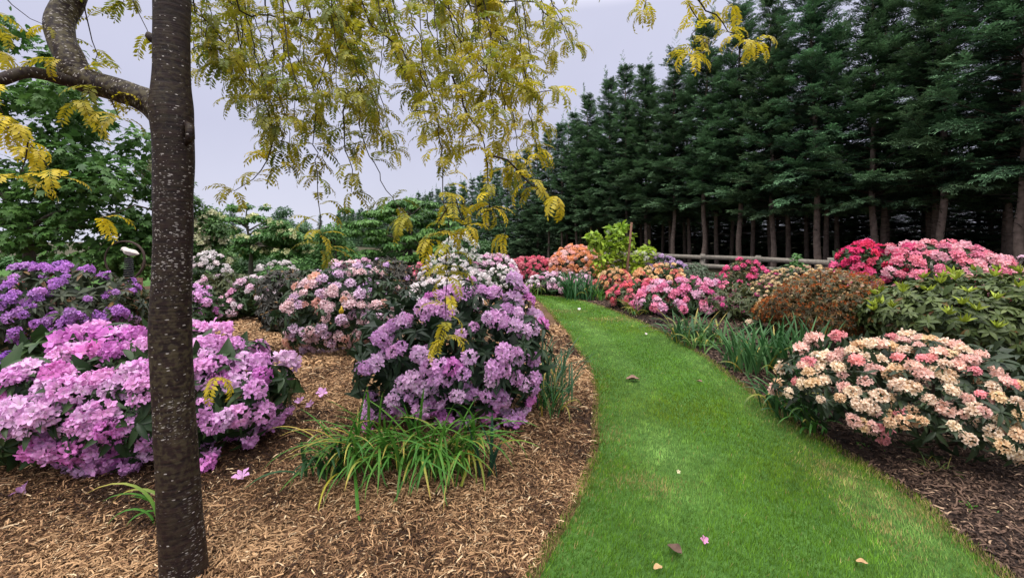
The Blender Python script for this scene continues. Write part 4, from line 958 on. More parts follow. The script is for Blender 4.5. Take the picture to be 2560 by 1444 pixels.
# the flopped blades that lie towards the viewer
r = np.random.default_rng(62); n = 70; t = r.random(n); a, b = G(850, 1172), G(1160, 1172)
base = a + (b - a) * t[:, None] + np.column_stack([r.normal(0, .03, n), r.normal(0, .07, n), np.full(n, .02)])
g = Geo(); az = r.normal(-1.5, .55, n) + (t - .5) * 1.2
colr = mixc(SG, SG2, r.random(n)); k = r.random(n) < .14; colr[k] = mixc((.35, .34, .03), (.5, .36, .08), r.random(k.sum()))
ribbon(g, base, az, np.abs(r.normal(.35, .2, n)), r.uniform(1.7, 2.9, n), r.uniform(.34, .64, n), r.uniform(.012, .018, n), colr, np.where((r.random(n) < .35)[:, None], np.array([[.5, .38, .08]]), colr), r, 11, .2)
g.build('fallen_leaves', M['blade'], root)
clump('three broad dark upright blades at the right end of the arching clump', 1200, 1232, 1200, 7, .40, .030, 63, (.018, .06, .03), (.03, .085, .05), 0, stiff=1.05, sy=.02)
clump('dark blue green blades flopped at the left end of the arching clump', 770, 835, 1195, 22, .40, .024, 64, (.02, .07, .025), (.045, .12, .04), .04, (-1.7, .9), .35, sy=.05)
clump('tall dark strap leaves between the lilac bush and the lawn', 1330, 1415, 985, 110, .55, .015, 65, BG, BG2, .04, None, .75, sy=.22)
clump('sparse strap leaves at the lilac bush foot nearest the lawn', 1345, 1400, 1030, 40, .42, .013, 66, BG, SG, .08, None, .45, sy=.12)
clump('neat dark green mound of strap leaves at the head of the lawn', 1415, 1480, 748, 120, .75, .04, 67, (.02, .085, .025), (.05, .14, .045), .02, None, .75, sy=.2)
clump('yellow green strap leaves beside the pale pink rhododendron', 1318, 1352, 738, 50, .55, .03, 68, SG, (.2, .26, .07), .12, None, .55, sy=.15)
clump('small strap leaved tuft right of the neat dark mound', 1480, 1508, 752, 26, .45, .025, 69, SG, SG2, .05, None, .6)
clump('grassy tuft under the coral rhododendron at the bed edge', 1575, 1625, 790, 40, .50, .02, 70, BG, SG2, .15, None, .5, sy=.12)
clump('wide arching strap leaves beneath the candy pink rhododendron', 1680, 1790, 855, 100, .54, .028, 71, BG, (.10, .20, .07), .06, None, .55, sy=.18)
clump('low loose strap leaves below the candy pink rhododendron', 1725, 1785, 872, 50, .38, .022, 72, SG, (.12, .2, .05), .1, None, .3, sy=.1)
clump('tall blue green strap leaves, nearer the lawn of the two big clumps', 1835, 1930, 935, 105, .64, .028, 73, (.03, .105, .032), (.11, .24, .08), .03, None, .8, sy=.14)
clump('tall dark strap leaves with stiff blades just left of the peach bush', 1945, 2035, 955, 100, .70, .030, 74, (.026, .09, .026), (.08, .19, .06), .02, None, .95, sy=.14)
clump('low sprawling strap leaves under the peach bush left side', 1925, 2010, 1035, 60, .42, .026, 75, (.025, .09, .03), (.07, .17, .05), .04, (3.4, 1.1), .4, sy=.12)
clump('few blades with a drooping pale stem at the peach bush foot', 2010, 2050, 1080, 16, .38, .022, 76, SG, (.10, .22, .04), .05, (-2.3, .6), .25, sy=.06)
clump('thin grass by the mulch edge right of the flecked trunk', 530, 560, 800, 40, .45, .02, 77, BG, SG, .1, None, .6, sy=.15)
clump('three long blades on the mulch left of the flecked trunk', 372, 398, 1330, 6, .42, .020, 78, SG, SG2, .1, (2.8, .7), .1, sy=.05)
clump('weedy grass tuft growing in the dark bark', 2325, 2350, 1195, 34, .16, .005, 79, SG, (.18, .26, .08), .2, None, .5, sy=.04, group='weeds in the dark bark')
clump('tiny green weed in the bark under the peach bush', 2155, 2185, 1130, 40, .07, .012, 80, SG, SG2, .0, None, .2, sy=.05, group='weeds in the dark bark')
clump('tiny green weed lowest in the bark near the lawn edge', 2430, 2450, 1290, 26, .07, .010, 81, SG, SG2, .0, None, .2, sy=.03, group='weeds in the dark bark')
clump('dark grass under the bronze bush beside the blush one', 960, 1030, 770, 60, .45, .022, 82, (.03, .07, .035), BG2, .05, None, .5, sy=.15)

# ------------------------------------------------------------------ leafy trees behind the bushes
def leafy(label, name, cat, px, z, clumps, leaf, size, n, colA, colB, trunk_r=.08, fork=.35, seed=1, flowers=None, group='trees behind the bushes', wl=.9, flat=.0, droop=.35, dzs=.8, trunk_c=(.10, .085, .07), trunks=True, lmat='soft', tex=None):
    """clumps: (px, py, radius px, [vertical squash]); the crown is leaves spread through those clumps"""
    r = np.random.default_rng(seed)
    base = np.array([(px - CX) / FOC * z, z, 0.])
    root = thing(name, label, cat, base, group)
    Cc = np.array([P(c[0], c[1], z) for c in clumps]); R_ = np.array([c[2] / FOC * z for c in clumps]); SQ = np.array([c[3] if len(c) > 3 else .75 for c in clumps])
    Cc[:, 1] += r.uniform(-1, 1, len(Cc)) * dzs * R_.mean() * 1.2
    w = R_ ** 2; w /= w.sum(); ci = r.choice(len(Cc), n, p=w)
    d = randdir(r, n); rr = r.uniform(0, 1, n) ** .45
    lum = 1 + .28 * sines(seed, 8, .5, 2)(d * 1.0 + ci[:, None] * .37)
    p = Cc[ci] + d * (R_[ci] * rr * lum)[:, None] * np.stack([np.ones(n), np.ones(n), SQ[ci]], 1)
    p[:, 2] = np.maximum(p[:, 2], .05)
    out = unit(d * np.array([1, 1, .3]) + randdir(r, n) * .7); out[:, 2] -= droop
    nor = np.array([0, 0, 1.]) + d * .6 + r.normal(0, .45, (n, 3))
    if flat: nor = np.array([0, 0, 1.]) + r.normal(0, .3, (n, 3))
    t = np.clip(r.beta(2, 2, n) * .7 + .3 * sines(seed + 3, 6, .15, .6)(p) + .12, 0, 1)
    S = size * r.uniform(.6, 1.25, n)
    g = Geo(); g.stamp(leaf, frames(out, nor), p, np.stack([S * wl, S, S], 1), mixc(colA, colB, t) * r.uniform(.8, 1.2, (n, 1)))
    g.build('crown', M[lmat], root)
    if trunks:
        g = Geo(); top = Cc[np.argmax(Cc[:, 2])]; fk = base + np.array([0, 0, max(.3, fork * top[2])])
        g.tube(smooth_line(np.array([base, base + (fk - base) * .5 + r.normal(0, .03, 3), fk, (fk + top) / 2 + r.normal(0, .06, 3), top]), 5), np.linspace(trunk_r, trunk_r * .12, 21), trunk_c, 9, .08, seed)
        g.build('trunk', M['twig'], root)
        g = Geo()
        for c in Cc[r.permutation(len(Cc))[:22]]:
            s = fk + (top - fk) * np.clip((c[2] - fk[2]) / max(.2, top[2] - fk[2]) - .25, 0, .9)
            g.tube(smooth_line(np.array([s, (s + c) / 2 + np.array([0, 0, .06 * np.linalg.norm(c - s)]), c]), 4), np.linspace(trunk_r * .4, trunk_r * .08, 9), trunk_c, 5)
        g.build('branches', M['twig'], root)
    if flowers:                                            # (template, count, size, colA, colB, on top)
        ft, m, fs, fa, fb, topb = flowers
        ci = r.choice(len(Cc), m, p=w); d = randdir(r, m); d[:, 2] = np.abs(d[:, 2]) if topb else d[:, 2]; d[:, 1] = -np.abs(d[:, 1]) * .8; d = unit(d)
        p = Cc[ci] + d * (R_[ci] * r.uniform(.85, 1.12, m))[:, None] * np.stack([np.ones(m), np.ones(m), SQ[ci]], 1)
        ax = unit(d * .6 + np.array([0, -.15, 1.]) + r.normal(0, .2, (m, 3)))
        g = Geo(); g.stamp(ft, frames_z(ax, r), p, fs * r.uniform(.7, 1.25, m), mixc(fa, fb, r.random(m)))
        g.build('blossoms', M['petal'], root)
    return root
r = np.random.default_rng(300)
# the great dark maple at the left
mc = []
for k in range(85):
    x = r.uniform(-170, 350); yt = np.interp(x, [-170, 0, 60, 130, 200, 260, 310, 350], [0, 45, 75, 95, 150, 255, 330, 420])
    y = yt + 40 + (610 - yt) * r.random() ** 1.1; mc.append((x, y, r.uniform(38, 66), .7))
mc += [(60, 105, 50), (120, 140, 50), (20, 70, 45), (190, 210, 46), (235, 300, 44), (270, 370, 40), (300, 430, 40)]
leafy('big dark green maple filling the left behind the violet rhododendron', 'maple_tree', 'tree', 60, 10.5, mc, STAR, .19, 9000, (.036, .098, .020), (.13, .25, .055), .17, .25, 301, wl=1.0, droop=.5, dzs=1.6)
cream = geo_tpl(truss_geo(7, (.62, .62, .34), (.66, .64, .42), (.7, .68, .5), 5, False, None, .1, .5))
vc = [(x, y, r.uniform(22, 34)) for x, y in [(370, 420), (395, 450), (360, 480), (420, 470), (440, 520), (480, 500), (500, 530), (520, 560), (480, 570), (530, 600), (500, 620), (450, 600), (400, 560), (360, 560), (340, 610), (390, 620), (430, 650), (480, 660), (520, 650), (545, 640), (350, 650), (410, 510), (455, 455), (370, 600), (535, 575), (510, 590), (400, 660)]]
leafy('cream flowered tree half behind the flecked trunk', 'flowering_tree', 'tree', 450, 11.8, vc, OVAL, .10, 12500, (.036, .10, .024), (.12, .25, .06), .09, .3, 302, flowers=(cream, 135, .13, (.9, .9, .85), (1.1, 1.1, 1.1), False), wl=.55)
# tiered dogwood
bract = geo_tpl(truss_geo(5, (.6, .62, .32), (.66, .66, .40), (.68, .68, .46), 6, False, None, .3, .35))
tc_ = []
for (y, x0, x1, rr_) in [(520, 600, 655, 14), (548, 560, 700, 18), (575, 560, 720, 20), (600, 555, 770, 22), (618, 580, 800, 22), (632, 595, 790, 20), (560, 680, 740, 18), (590, 700, 800, 20)]:
    for x in np.arange(x0, x1, 24): tc_.append((x + r.normal(0, 6), y + r.normal(0, 4), rr_ * r.uniform(.8, 1.3), .3))
leafy('tiered green dogwood with cream flowers lying flat along its branches', 'dogwood_tree', 'tree', 627, 17.5, tc_, OVAL, .14, 15000, (.044, .125, .034), (.15, .30, .08), .11, .45, 303, flowers=(bract, 115, .14, (.9, .9, .8), (1.15, 1.1, 1.0), True), wl=.6, flat=1, dzs=2.5, trunk_c=(.16, .14, .12))
lg = [(x, y, r.uniform(24, 40)) for x, y in [(530, 540), (560, 580), (520, 600), (570, 650), (620, 660), (540, 660), (600, 690), (660, 660)]]
leafy('dark shrubby tree low behind the tiered dogwood trunk', 'small_tree', 'tree', 570, 20, lg, OVAL, .12, 5200, (.030, .085, .026), (.09, .18, .055), .08, .3, 304, wl=.6)
lg = [(x, y, r.uniform(16, 26)) for x, y in [(690, 545), (705, 530), (720, 560), (740, 570), (700, 575), (755, 590), (770, 600), (730, 600), (680, 570), (760, 570)]]
leafy('slender pale green tree with upright twigs behind the tiered dogwood', 'small_tree', 'tree', 720, 23, lg, OVAL, .12, 4200, (.050, .120, .050), (.12, .22, .10), .08, .3, 305, wl=.6)
lg = [(x, y, r.uniform(22, 36)) for x, y in [(820, 590), (850, 610), (880, 640), (800, 630), (830, 650), (790, 660), (860, 660), (900, 660), (845, 580), (780, 680), (820, 690), (900, 690)]]
leafy('mid green bushy tree between the dogwood and the layered tree', 'small_tree', 'tree', 840, 16.5, lg, OVAL, .11, 8000, (.045, .135, .034), (.13, .28, .07), .08, .25, 306, wl=.6)
for i, (x0, x1, yt, z, lab) in enumerate([(470, 600, 548, 26, 'leafy tree in the far belt left of the tiered dogwood'), (640, 780, 552, 27, 'leafy tree in the far belt right of the tiered dogwood'), (740, 900, 566, 25, 'leafy tree in the far belt below the dark far conifers'), (1080, 1260, 585, 24, 'leafy tree in the far belt right of the layered tree')]):
    lg = []
    for k in range(34):
        x = r.uniform(x0, x1); q = 1 - abs((x - (x0 + x1) / 2) / ((x1 - x0) / 2)) ** 2.2
        top = 650 - (650 - yt) * q ** .6; lg.append((x, top + 14 + (690 - top) * r.random(), r.uniform(14, 24), .75))
    leafy(lab, 'small_tree', 'tree', (x0 + x1) / 2, z, lg, OVAL, .15, 11000, (.040, .11, .034), (.13, .26, .08), .10, .3, 320 + i, wl=.6)
# layered tree with horizontal sprays
lt = []
for (y, x0, x1) in [(500, 985, 1040), (515, 950, 1080), (530, 900, 1110), (548, 870, 1130), (568, 880, 1160), (590, 920, 1170), (612, 935, 1170), (635, 925, 1170), (655, 900, 1150), (672, 890, 1060)]:
    for x in np.arange(x0, x1, 25): lt.append((x + r.normal(0, 7), y + 10 * abs(x - 1020) / 140 + r.normal(0, 5), r.uniform(15, 24), .28))
leafy('broad green tree with layered drooping branches right of centre behind bronze bushes', 'layered_tree', 'tree', 1025, 18.0, lt, OVAL, .165, 27000, (.036, .115, .028), (.14, .32, .068), .14, .4, 307, wl=.62, droop=.9, dzs=3.0, flat=1)
wd = geo_tpl(truss_geo(6, (.8, .8, .7), (.84, .83, .78), (.86, .85, .82), 7, False, None, .1, .5))
lg = [(x, y, r.uniform(20, 30)) for x, y in [(1130, 615), (1150, 600), (1165, 620), (1120, 640), (1150, 640), (1100, 665), (1130, 665), (1170, 650), (1085, 680), (1140, 685)]]
leafy('small white flowering dogwood behind the hanging golden fronds', 'dogwood_tree', 'tree', 1130, 12.2, lg, OVAL, .12, 1500, (.025, .08, .022), (.07, .16, .04), .05, .3, 308, flowers=(wd, 230, .085, (.95, .95, .95), (1.05, 1.05, 1.05), False), wl=.6)
# green hedge and shrubs under the maple
lg = [(x, 655 + r.normal(0, 6), r.uniform(14, 22)) for x in np.arange(-60, 300, 16)]
leafy('low green clipped shrubs in a line under the maple', 'hedge', 'hedge', 120, 13.5, lg, OVAL, .10, 4200, (.035, .11, .028), (.10, .21, .06), .05, .3, 309, wl=.6, trunks=False, dzs=.4)
lg = [(x, y, r.uniform(22, 34)) for x, y in [(300, 640), (260, 650), (340, 660), (280, 670), (230, 665), (370, 680), (320, 690)]]
leafy('yellow green shrub seen through the iron ring', 'small_tree', 'shrub', 300, 11.0, lg, OVAL, .10, 2400, (.05, .12, .02), (.16, .25, .05), .04, .3, 310, wl=.6, trunks=False, flowers=(cream, 26, .08, (.9, .9, .6), (1.1, 1.1, .9), False))
# the lime green sapling and its stake
lg = [(1545, 580, 16), (1555, 565, 13), (1530, 575, 13), (1485, 590, 14), (1498, 600, 16), (1490, 615, 15), (1520, 615, 17), (1545, 610, 18), (1565, 605, 15), (1510, 640, 20), (1540, 640, 20), (1570, 640, 20), (1500, 655, 15), (1595, 640, 17), (1615, 630, 15), (1625, 620, 10), (1590, 665, 17), (1560, 665, 16), (1610, 655, 14), (1575, 590, 10), (1505, 675, 10), (1600, 685, 12), (1572, 690, 12), (1530, 660, 12)]
leafy('lime green young magnolia tied to a wooden stake', 'young_magnolia', 'tree', 1556, 12.3, [(a, b, c * 1.05, .8) for a, b, c in lg], OVAL, .165, 1150, (.15, .29, .025), (.38, .50, .05), .022, .5, 311, wl=.6, droop=.05, dzs=.8, lmat='soft', flowers=(wd, 16, .08, (.95, .93, .9), (1, 1, 1), False))
g = Geo(); s0, s1 = P(1562, 735, 12.0), P(1579, 556, 12.0); s0[2] = 0
g.tube(np.array([s0, s0 * .5 + s1 * .5, s1]), [.034, .032, .030], (.16, .085, .055), 8, .06, 9)
tag(g.build('stake', M['wood']), 'reddish brown wooden stake leaning beside the lime green sapling', 'stake')
lg = [(1990, 640, 9), (1985, 655, 11), (2000, 665, 12), (1978, 668, 10), (2010, 672, 9)]
leafy('thin green sapling sticking up before the fence', 'sapling', 'sapling', 1992, 10.2, lg, OVAL, .10, 110, (.05, .13, .03), (.13, .25, .07), .012, .5, 312, wl=.55)

# ------------------------------------------------------------------ the conifer belt
def conifer_mesh(k, h=13.0, c0=3.0, rmax=2.25, dens=1.0):
    r = np.random.default_rng(500 + k)
    # spray: a flat fan of narrow scale-leaf shoots
    def spray(q):
        rr = np.random.default_rng(600 + q); V, F, C = [], [], []
        def lf(b, d, ln, w, dz):
            i = len(V); s = np.array([d[1], -d[0], 0]); b = np.array(b); d = np.array(d)
            e = b + d * ln + np.array([0, 0, dz]); m = b + d * ln * .55 + np.array([0, 0, dz * .3])
            V.extend([b, m + s * w, e, m - s * w]); F.append([i, i + 1, i + 2, i + 3]); c = rr.uniform(.75, 1.3); C.extend([[c * .8] * 3, [c] * 3, [c * 1.15] * 3, [c] * 3])
        for j in range(9):
            y = .04 + j * .105; z = -.12 * y * y
            for sd_ in (-1, 1):
                a = math.radians(rr.uniform(28, 58)); ln = (.50 - .28 * abs(y - .3)) * rr.uniform(.6, 1.2)
                lf([0, y, z], [sd_ * math.sin(a), math.cos(a), rr.uniform(-.25, .3)], ln, .045, -.2 * ln * rr.uniform(-.3, 1.8))
        lf([0, .9, -.1], [0, 1, 0], .35, .04, -.03)
        return Tpl(V, F, C)
    SP = [spray(q) for q in range(4)]
    gb, gc = Geo(), Geo(); B, Dv, Nn, Sc, Tn = [], [], [], [], []
    z = c0
    while z < h - .15:
        t = (z - c0) / (h - c0)
        Lm = rmax * (1 - t) ** .80 * (.75 + .25 * min(1, t / .12)) + .22
        zc_ = z
        for b in range(int(9 + 3 * (1 - t))):
            z = zc_ + r.normal(0, .045)
            az = r.uniform(0, 6.283); ln = Lm * r.uniform(.55, 1.12)
            el0 = math.radians(r.uniform(-4, 22) + 38 * t); m = max(3, int(ln / .20))
            s = np.linspace(0, 1, m + 1); el = el0 - s * math.radians(r.uniform(8, 34)) + np.maximum(0, s - .6) * .9
            hx = np.concatenate([[0], np.cumsum(np.cos(el[:-1]))]) / m * ln; hz = np.concatenate([[0], np.cumsum(np.sin(el[:-1]))]) / m * ln
            pts = np.stack([np.cos(az) * hx, np.sin(az) * hx, z + hz], 1)
            if ln > .8: gb.tube(pts, np.linspace(.03 * (1 - t) + .008, .005, m + 1), (.05, .035, .026), 4, cap=False)
            for i in range(1 if ln < 1 else 1 + m // 9, m + 1):
                for sd_ in ((-1, 1) if i < m else (-1, 0, 1)):
                    a2 = az + sd_ * math.radians(r.uniform(25, 65))
                    for q_ in range(2):
                        a3 = a2 + r.normal(0, .3)
                        B.append(pts[i] + r.normal(0, .05, 3)); Dv.append([math.cos(a3), math.sin(a3), el[i] * .8 + r.normal(.02, .17)]); Nn.append([r.normal(0, .28), r.normal(0, .28), 1]); Sc.append(r.uniform(.22, .46) * (1 - .2 * t)); Tn.append(i / m)
        z = zc_ + r.uniform(.30, .48) / dens
    for k2 in range(20):                                   # feathery leader
        zz = h - 1.7 + k2 * .13; a = r.uniform(0, 6.28); B.append([0.015 * k2, 0, zz]); Dv.append([math.cos(a) * .6 + .25, math.sin(a) * .6, .9]); Nn.append([-math.cos(a), -math.sin(a), .6]); Sc.append(.56 - k2 * .018); Tn.append(.9)
    B, Dv, Nn, Sc, Tn = map(np.array, (B, Dv, Nn, Sc, Tn)); m = len(B)
    base = mixc((.026, .058, .034), (.155, .275, .135), np.clip(Tn ** 1.6 * .8 + r.normal(0, .2, m), 0, 1)) * r.uniform(.8, 1.2, (m, 1))
    w = r.integers(0, 4, m); R = frames(Dv, Nn)
    for q in range(4): gc.stamp(SP[q], R[w == q], B[w == q], Sc[w == q], base[w == q])
    # bare snags under the crown
    for b in range(26):
        zz = r.uniform(min(1.6, c0), c0 + .6); az = r.uniform(0, 6.28); ln = r.uniform(.3, 1.3)
        p1 = np.array([math.cos(az) * ln, math.sin(az) * ln, zz + r.uniform(-.1, .25)])
        gb.tube(np.array([[0, 0, zz], p1 * .5 + np.array([0, 0, zz * .5 + .04]), p1]), [.014, .009, .004], (.05, .04, .033), 4, cap=False)
    gt = Geo(); q = np.array([[0, 0, 0], [.01, .01, .35], [.02, 0, 1.5], [.0, .02, 3.2], [.02, 0, 6], [0, 0, 9], [.05, 0, h - .4]]) ; q[1:6, :2] += r.normal(0, .03, (5, 2))
    gt.tube(smooth_line(q, 5), np.interp(np.linspace(0, 6, 31), range(7), [.18, .135, .115, .10, .085, .055, .015]), (.18, .135, .11), 14, .08, k)
    out = []
    for g_, nm, mt in ((gt, 'trunk', 'conbark'), (gb, 'branches', 'twig'), (gc, 'crown', 'needle')):
        me = g_.mesh(nm); me.materials.append(M[mt]); out.append(me)
    return out
CON = [conifer_mesh(k, 13.0 + .5 * (k % 2), 3.0 + .25 * (k % 3), dens=.9) for k in range(4)]
CON += [conifer_mesh(4 + k, 12.5, .3, 2.2, dens=.85) for k in range(2)]        # clothed to the ground
CON += [conifer_mesh(6, 12.5, 3.2, 1.9, dens=.55)]                               # thin inner tree
_proto = None
def conifer(label, x, y, s, rot, v, group, zscale=1.0, xy=1.0):
    root = thing('conifer_tree', label, 'tree', (x, y, 0), group)
    root.rotation_euler = (r.normal(0, .012), r.normal(0, .012), rot); root.scale = (s * xy, s * xy, s * zscale)
    for nm, me in zip(('trunk', 'branches', 'crown'), CON[v]):
        o = bpy.data.objects.new(nm, me); COL.objects.link(o); o.parent = root
r = np.random.default_rng(444)
row_d = np.array([-.461, .887]); row_n = np.array([.887, .461])
front_names = {8: None, 6: 'conifer with its pale brown trunk at the right margin, first of the front row',
 5: 'conifer over the salmon pink rhododendron, second front trunk from the right', 4: 'conifer over the crimson rhododendron, third front trunk from the right',
 3: 'conifer rising behind the right fence post, fourth front trunk from the right', 2: 'conifer behind the fence, fifth front trunk from the right',
 1: 'conifer behind the fence, sixth front trunk from the right', 0: 'conifer behind the left fence post, seventh front trunk from the right',
 -2: 'conifer just right of the stake, with a slim pale trunk'}
kx = {6: 2555, 5: 2357, 4: 2187, 3: 2046, 2: 1935, 1: 1848, 0: 1757, -2: 1615}
for k in list(range(-92, -34, 2)) + list(range(-34, 10)):
    z = 22.9 - 1.65 * k
    if z < 6: continue
    x = 9.93 + .857 * k
    if k in kx: x = (kx[k] - CX) / FOC * z
    else: x += r.normal(0, .12); z += r.normal(0, .15)
    hs = np.interp(k, [-92, -60, -34, -20, -14, -8, -4, -2, 0, 3, 9], [.95, .82, .72, .69, .73, .79, .88, .95, .99, 1.02, 1.02]) * r.uniform(.93, 1.05)
    if k in front_names and front_names[k]: lab = front_names[k]
    elif k > 6: lab = 'dark conifer whose boughs reach in past the right margin'
    elif k > -6: lab = 'tall dark conifer of the belt beyond the lime green sapling'
    elif k > -16: lab = 'dark conifer of the belt behind the coral and orange bushes'
    else: lab = 'distant dark conifer of the receding belt, only its pointed top showing'
    conifer(lab, x, z, hs, r.uniform(0, 6.28), int(r.integers(0, 4)) if k > -9 else int(r.integers(4, 6)), 'conifers of the shelter belt front row')
for row in (1, 2, 3, 4):
    for k in range(-9 if row < 3 else -18, 9, 1):
        off = row * 2.5
        x, z = 9.93 + .857 * (k + .5 * (row % 2)) + row_n[0] * off + r.normal(0, .2), 22.9 - 1.65 * (k + .5 * (row % 2)) + row_n[1] * off + r.normal(0, .2)
        if z < 8: continue
        conifer('shaded conifer of the inner rows, its trunk black between the front ones', x, z, r.uniform(.88, 1.0), r.uniform(0, 6.28), 6 if row < 3 else int(r.integers(4, 6)), 'conifers of the inner belt rows', 1.0 if row < 3 else .5)
for (px, py, z, lab) in [(580, 500, 60, 'far pointed spruce rising above the tiered dogwood'), (556, 522, 62, 'smaller far spruce left of the pointed one'), (762, 540, 55, 'far dark conifer behind the pale slender tree'), (800, 530, 52, 'far dark conifer left of the receding belt'), (845, 520, 50, 'far dark conifer where the receding belt begins')]:
    hh = EYE + (HY - py) / FOC * z
    conifer(lab, (px - CX) / FOC * z, z, hh / 13.2, r.uniform(0, 6), int(r.integers(4, 6)), 'far conifers', xy=.85)

# ------------------------------------------------------------------ timber fence
fa, fb = np.array([9.06, 12.5]), None
def fence_pt(px):                                    # the line through the photo's fence, seen from the camera
    A0, D_ = np.array([(2077 - CX) / FOC * 12.5, 12.5]), np.array([-.461, .887])
    k = (px - CX) / FOC; t = (k * A0[1] - A0[0]) / (D_[0] - k * D_[1]); return A0 + D_ * t
FH = 1.0
A0 = fence_pt(2077); D_ = np.array([-.461, .887])
root = thing('timber_fence', 'weathered grey three rail timber fence in front of the conifer trunks', 'fence', (A0[0], A0[1], 0))
ts = np.arange(-4, 13) * 2.15
yaw = math.atan2(D_[1], D_[0]); Rz = np.array([[math.cos(yaw), -math.sin(yaw), 0], [math.sin(yaw), math.cos(yaw), 0], [0, 0, 1]])
for i, t in enumerate(ts):
    c = A0 + D_ * t
    if c[1] < 4.5 or c[1] > 21: continue
    g = Geo(); g.box((c[0], c[1], (FH + .05) / 2 - .05), (.13, .11, FH + .12), np.array([.21, .19, .16]) * r.uniform(.8, 1.15), Rz, .97); g.build('post', M['wood'], root, False)
    for z in (FH - .09, FH - .40, FH - .71):
        c2 = A0 + D_ * (t + 1.075); nn = np.array([-D_[1], D_[0]]) * (.078)
        g = Geo(); Rt = np.array(Matrix.Rotation(yaw, 3, 'Z') @ Matrix.Rotation(r.normal(0, .006), 3, 'Y'))
        g.box((c2[0] + nn[0], c2[1] + nn[1], z + r.normal(0, .008)), (2.14, .035, .145), np.array([.25, .225, .185]) * r.uniform(.75, 1.15), Rt); g.build('rail', M['wood'], root, False)

# ------------------------------------------------------------------ iron ring with the stone bird
SZ = 7.6; c = P(312, 652, SZ)
root = thing('bird_sculpture', 'stone bird on a coil spring inside a rusty iron ring on a post', 'sculpture', (c[0], SZ, 0))
g = Geo(); a = np.linspace(math.radians(-62), math.radians(242), 60); rr_ = 49 / FOC * SZ
g.tube(np.stack([c[0] + np.cos(a) * rr_, SZ + .02 * np.sin(a * 2), c[2] + np.sin(a) * rr_], 1), np.interp(a, [a[0], 0, 1.2, 2.2, 3, a[-1]], [.020, .020, .018, .006, .015, .018]), (.045, .027, .020), 8, .12, 7)
g.build('ring', M['rust'], root)
g = Geo(); p0, p1 = P(322, 693, SZ), P(322, 644, SZ); nt = 9; a = np.linspace(0, nt * 6.283, nt * 14)
f = a / a[-1]; rad_ = np.interp(f, [0, .12, 1], [.085, .062, .05])
g.tube(np.stack([p0[0] + np.cos(a) * rad_, SZ + np.sin(a) * rad_, p0[2] + (p1 - p0)[2] * f], 1), .0115, (.035, .035, .036), 6)
g.build('spring', M['rust'], root)
g = Geo(); b0 = P(322, 700, SZ); hp = b0[2] + .03
g.box((b0[0], SZ, hp / 2 - .02), (.30, .26, hp + .04), (.16, .075, .055), None, .94); g.build('post', M['wood'], root, False)
g = Geo(); bc = P(322, 633, SZ)
bp = np.array([[-.145, 0, .055], [-.125, 0, .058], [-.10, 0, .07], [-.065, 0, .065], [-.02, 0, .03], [.04, 0, .012], [.10, 0, -.005], [.155, 0, -.018], [.165, 0, -.022]])
br_ = np.array([.003, .012, .036, .044, .058, .062, .042, .014, .004])
g.tube(smooth_line(bp, 4) + bc, np.interp(np.linspace(0, 8, 33), range(9), br_), (.62, .56, .50), 14, .05, 3)
g.build('bird', M['stone'], root)
g = Geo()
for sd_ in (-1, 1):
    w = np.array([[-.05, sd_ * .045, .06], [.0, sd_ * .062, .045], [.06, sd_ * .055, .03], [.12, sd_ * .035, .005], [.17, sd_ * .012, -.012]])
    g.tube(smooth_line(w, 4) + bc, np.interp(np.linspace(0, 4, 17), range(5), [.006, .024, .024, .014, .003]), (.66, .60, .54), 8, .05, 5)
g.build('wings', M['stone'], root)

# ------------------------------------------------------------------ yellow plant tag hanging on the blush bush
tc3 = P(853, 774, 5.15)
g = Geo(); u = 1 / FOC * 5.15 * 1.05; o2 = [(-5, 9.5), (5, 9.5), (6, 1), (3, -4), (2.4, -9), (-.5, -9), (-1.2, -4), (-5.5, 1)]
V = np.array([[x * u + tc3[0], tc3[1] + dy, tc3[2] - y * u] for dy in (-.0015, .0015) for x, y in o2])
F = [list(range(8))[::-1], list(range(8, 16))] + [[i, (i + 1) % 8, 8 + (i + 1) % 8, 8 + i] for i in range(8)]
g.add(V, [i for f_ in F for i in f_], [len(f_) for f_ in F], (.62, .42, .03))
root = thing('plant_tag', 'small yellow plastic plant tag hanging on the blush pink bush', 'plant tag', tc3)
g.build('tag', M['plastic'], root, False)
g = Geo()
for k, (w, yy_) in enumerate([(5.5, 3.0), (6.0, 5.2)]): g.box((tc3[0] - .2 * u, tc3[1] - .0030, tc3[2] - yy_ * u), (w * u, .001, .55 * u), (.10, .07, .01))
g.build('marking', M['plastic'], root, False)
g = Geo(); g.tube(np.array([tc3 + [.003, 0, .041], tc3 + [.01, .05, .075], tc3 + [.02, .13, .09]]), .002, (.1, .09, .05), 5); g.build('tie', M['plastic'], root)

# ------------------------------------------------------------------ fallen flowers and dry leaves
fl = flower_tpl((.9, .66, .86), (.72, .34, .72), (.8, .45, .78), 4)
fw = flower_tpl((.9, .85, .88), (.84, .74, .80), (.88, .8, .85), 5)
def fallen(label, px, py, size, tpl_, tint, name='fallen_flower', cat='fallen flower', group='fallen flowers', zz=.03):
    c = G(px, py); c[2] = zz
    g = Geo(); g.stamp(tpl_, frames_z(np.array([[r.normal(0, .5), r.normal(-.5, .3), 1.]]), r), c[None], [size], np.array(tint)); o = g.mesh(name, c); o.materials.append(M['petal'])
    ob = bpy.data.objects.new(name, o); COL.objects.link(ob); ob.location = c; tag(ob, label, cat, group)
fallen('single lilac flower lying alone on mulch right of the flecked trunk', 606, 1216, .042, fl, (1, 1, 1), zz=.05)
fallen('lilac flower on the mulch, left of a group of three', 750, 1026, .036, fl, (1, 1, 1), zz=.07)
fallen('lilac flower on the mulch, lowest of a group of three', 778, 1034, .034, fl, (1.05, 1.1, 1.05), zz=.07)
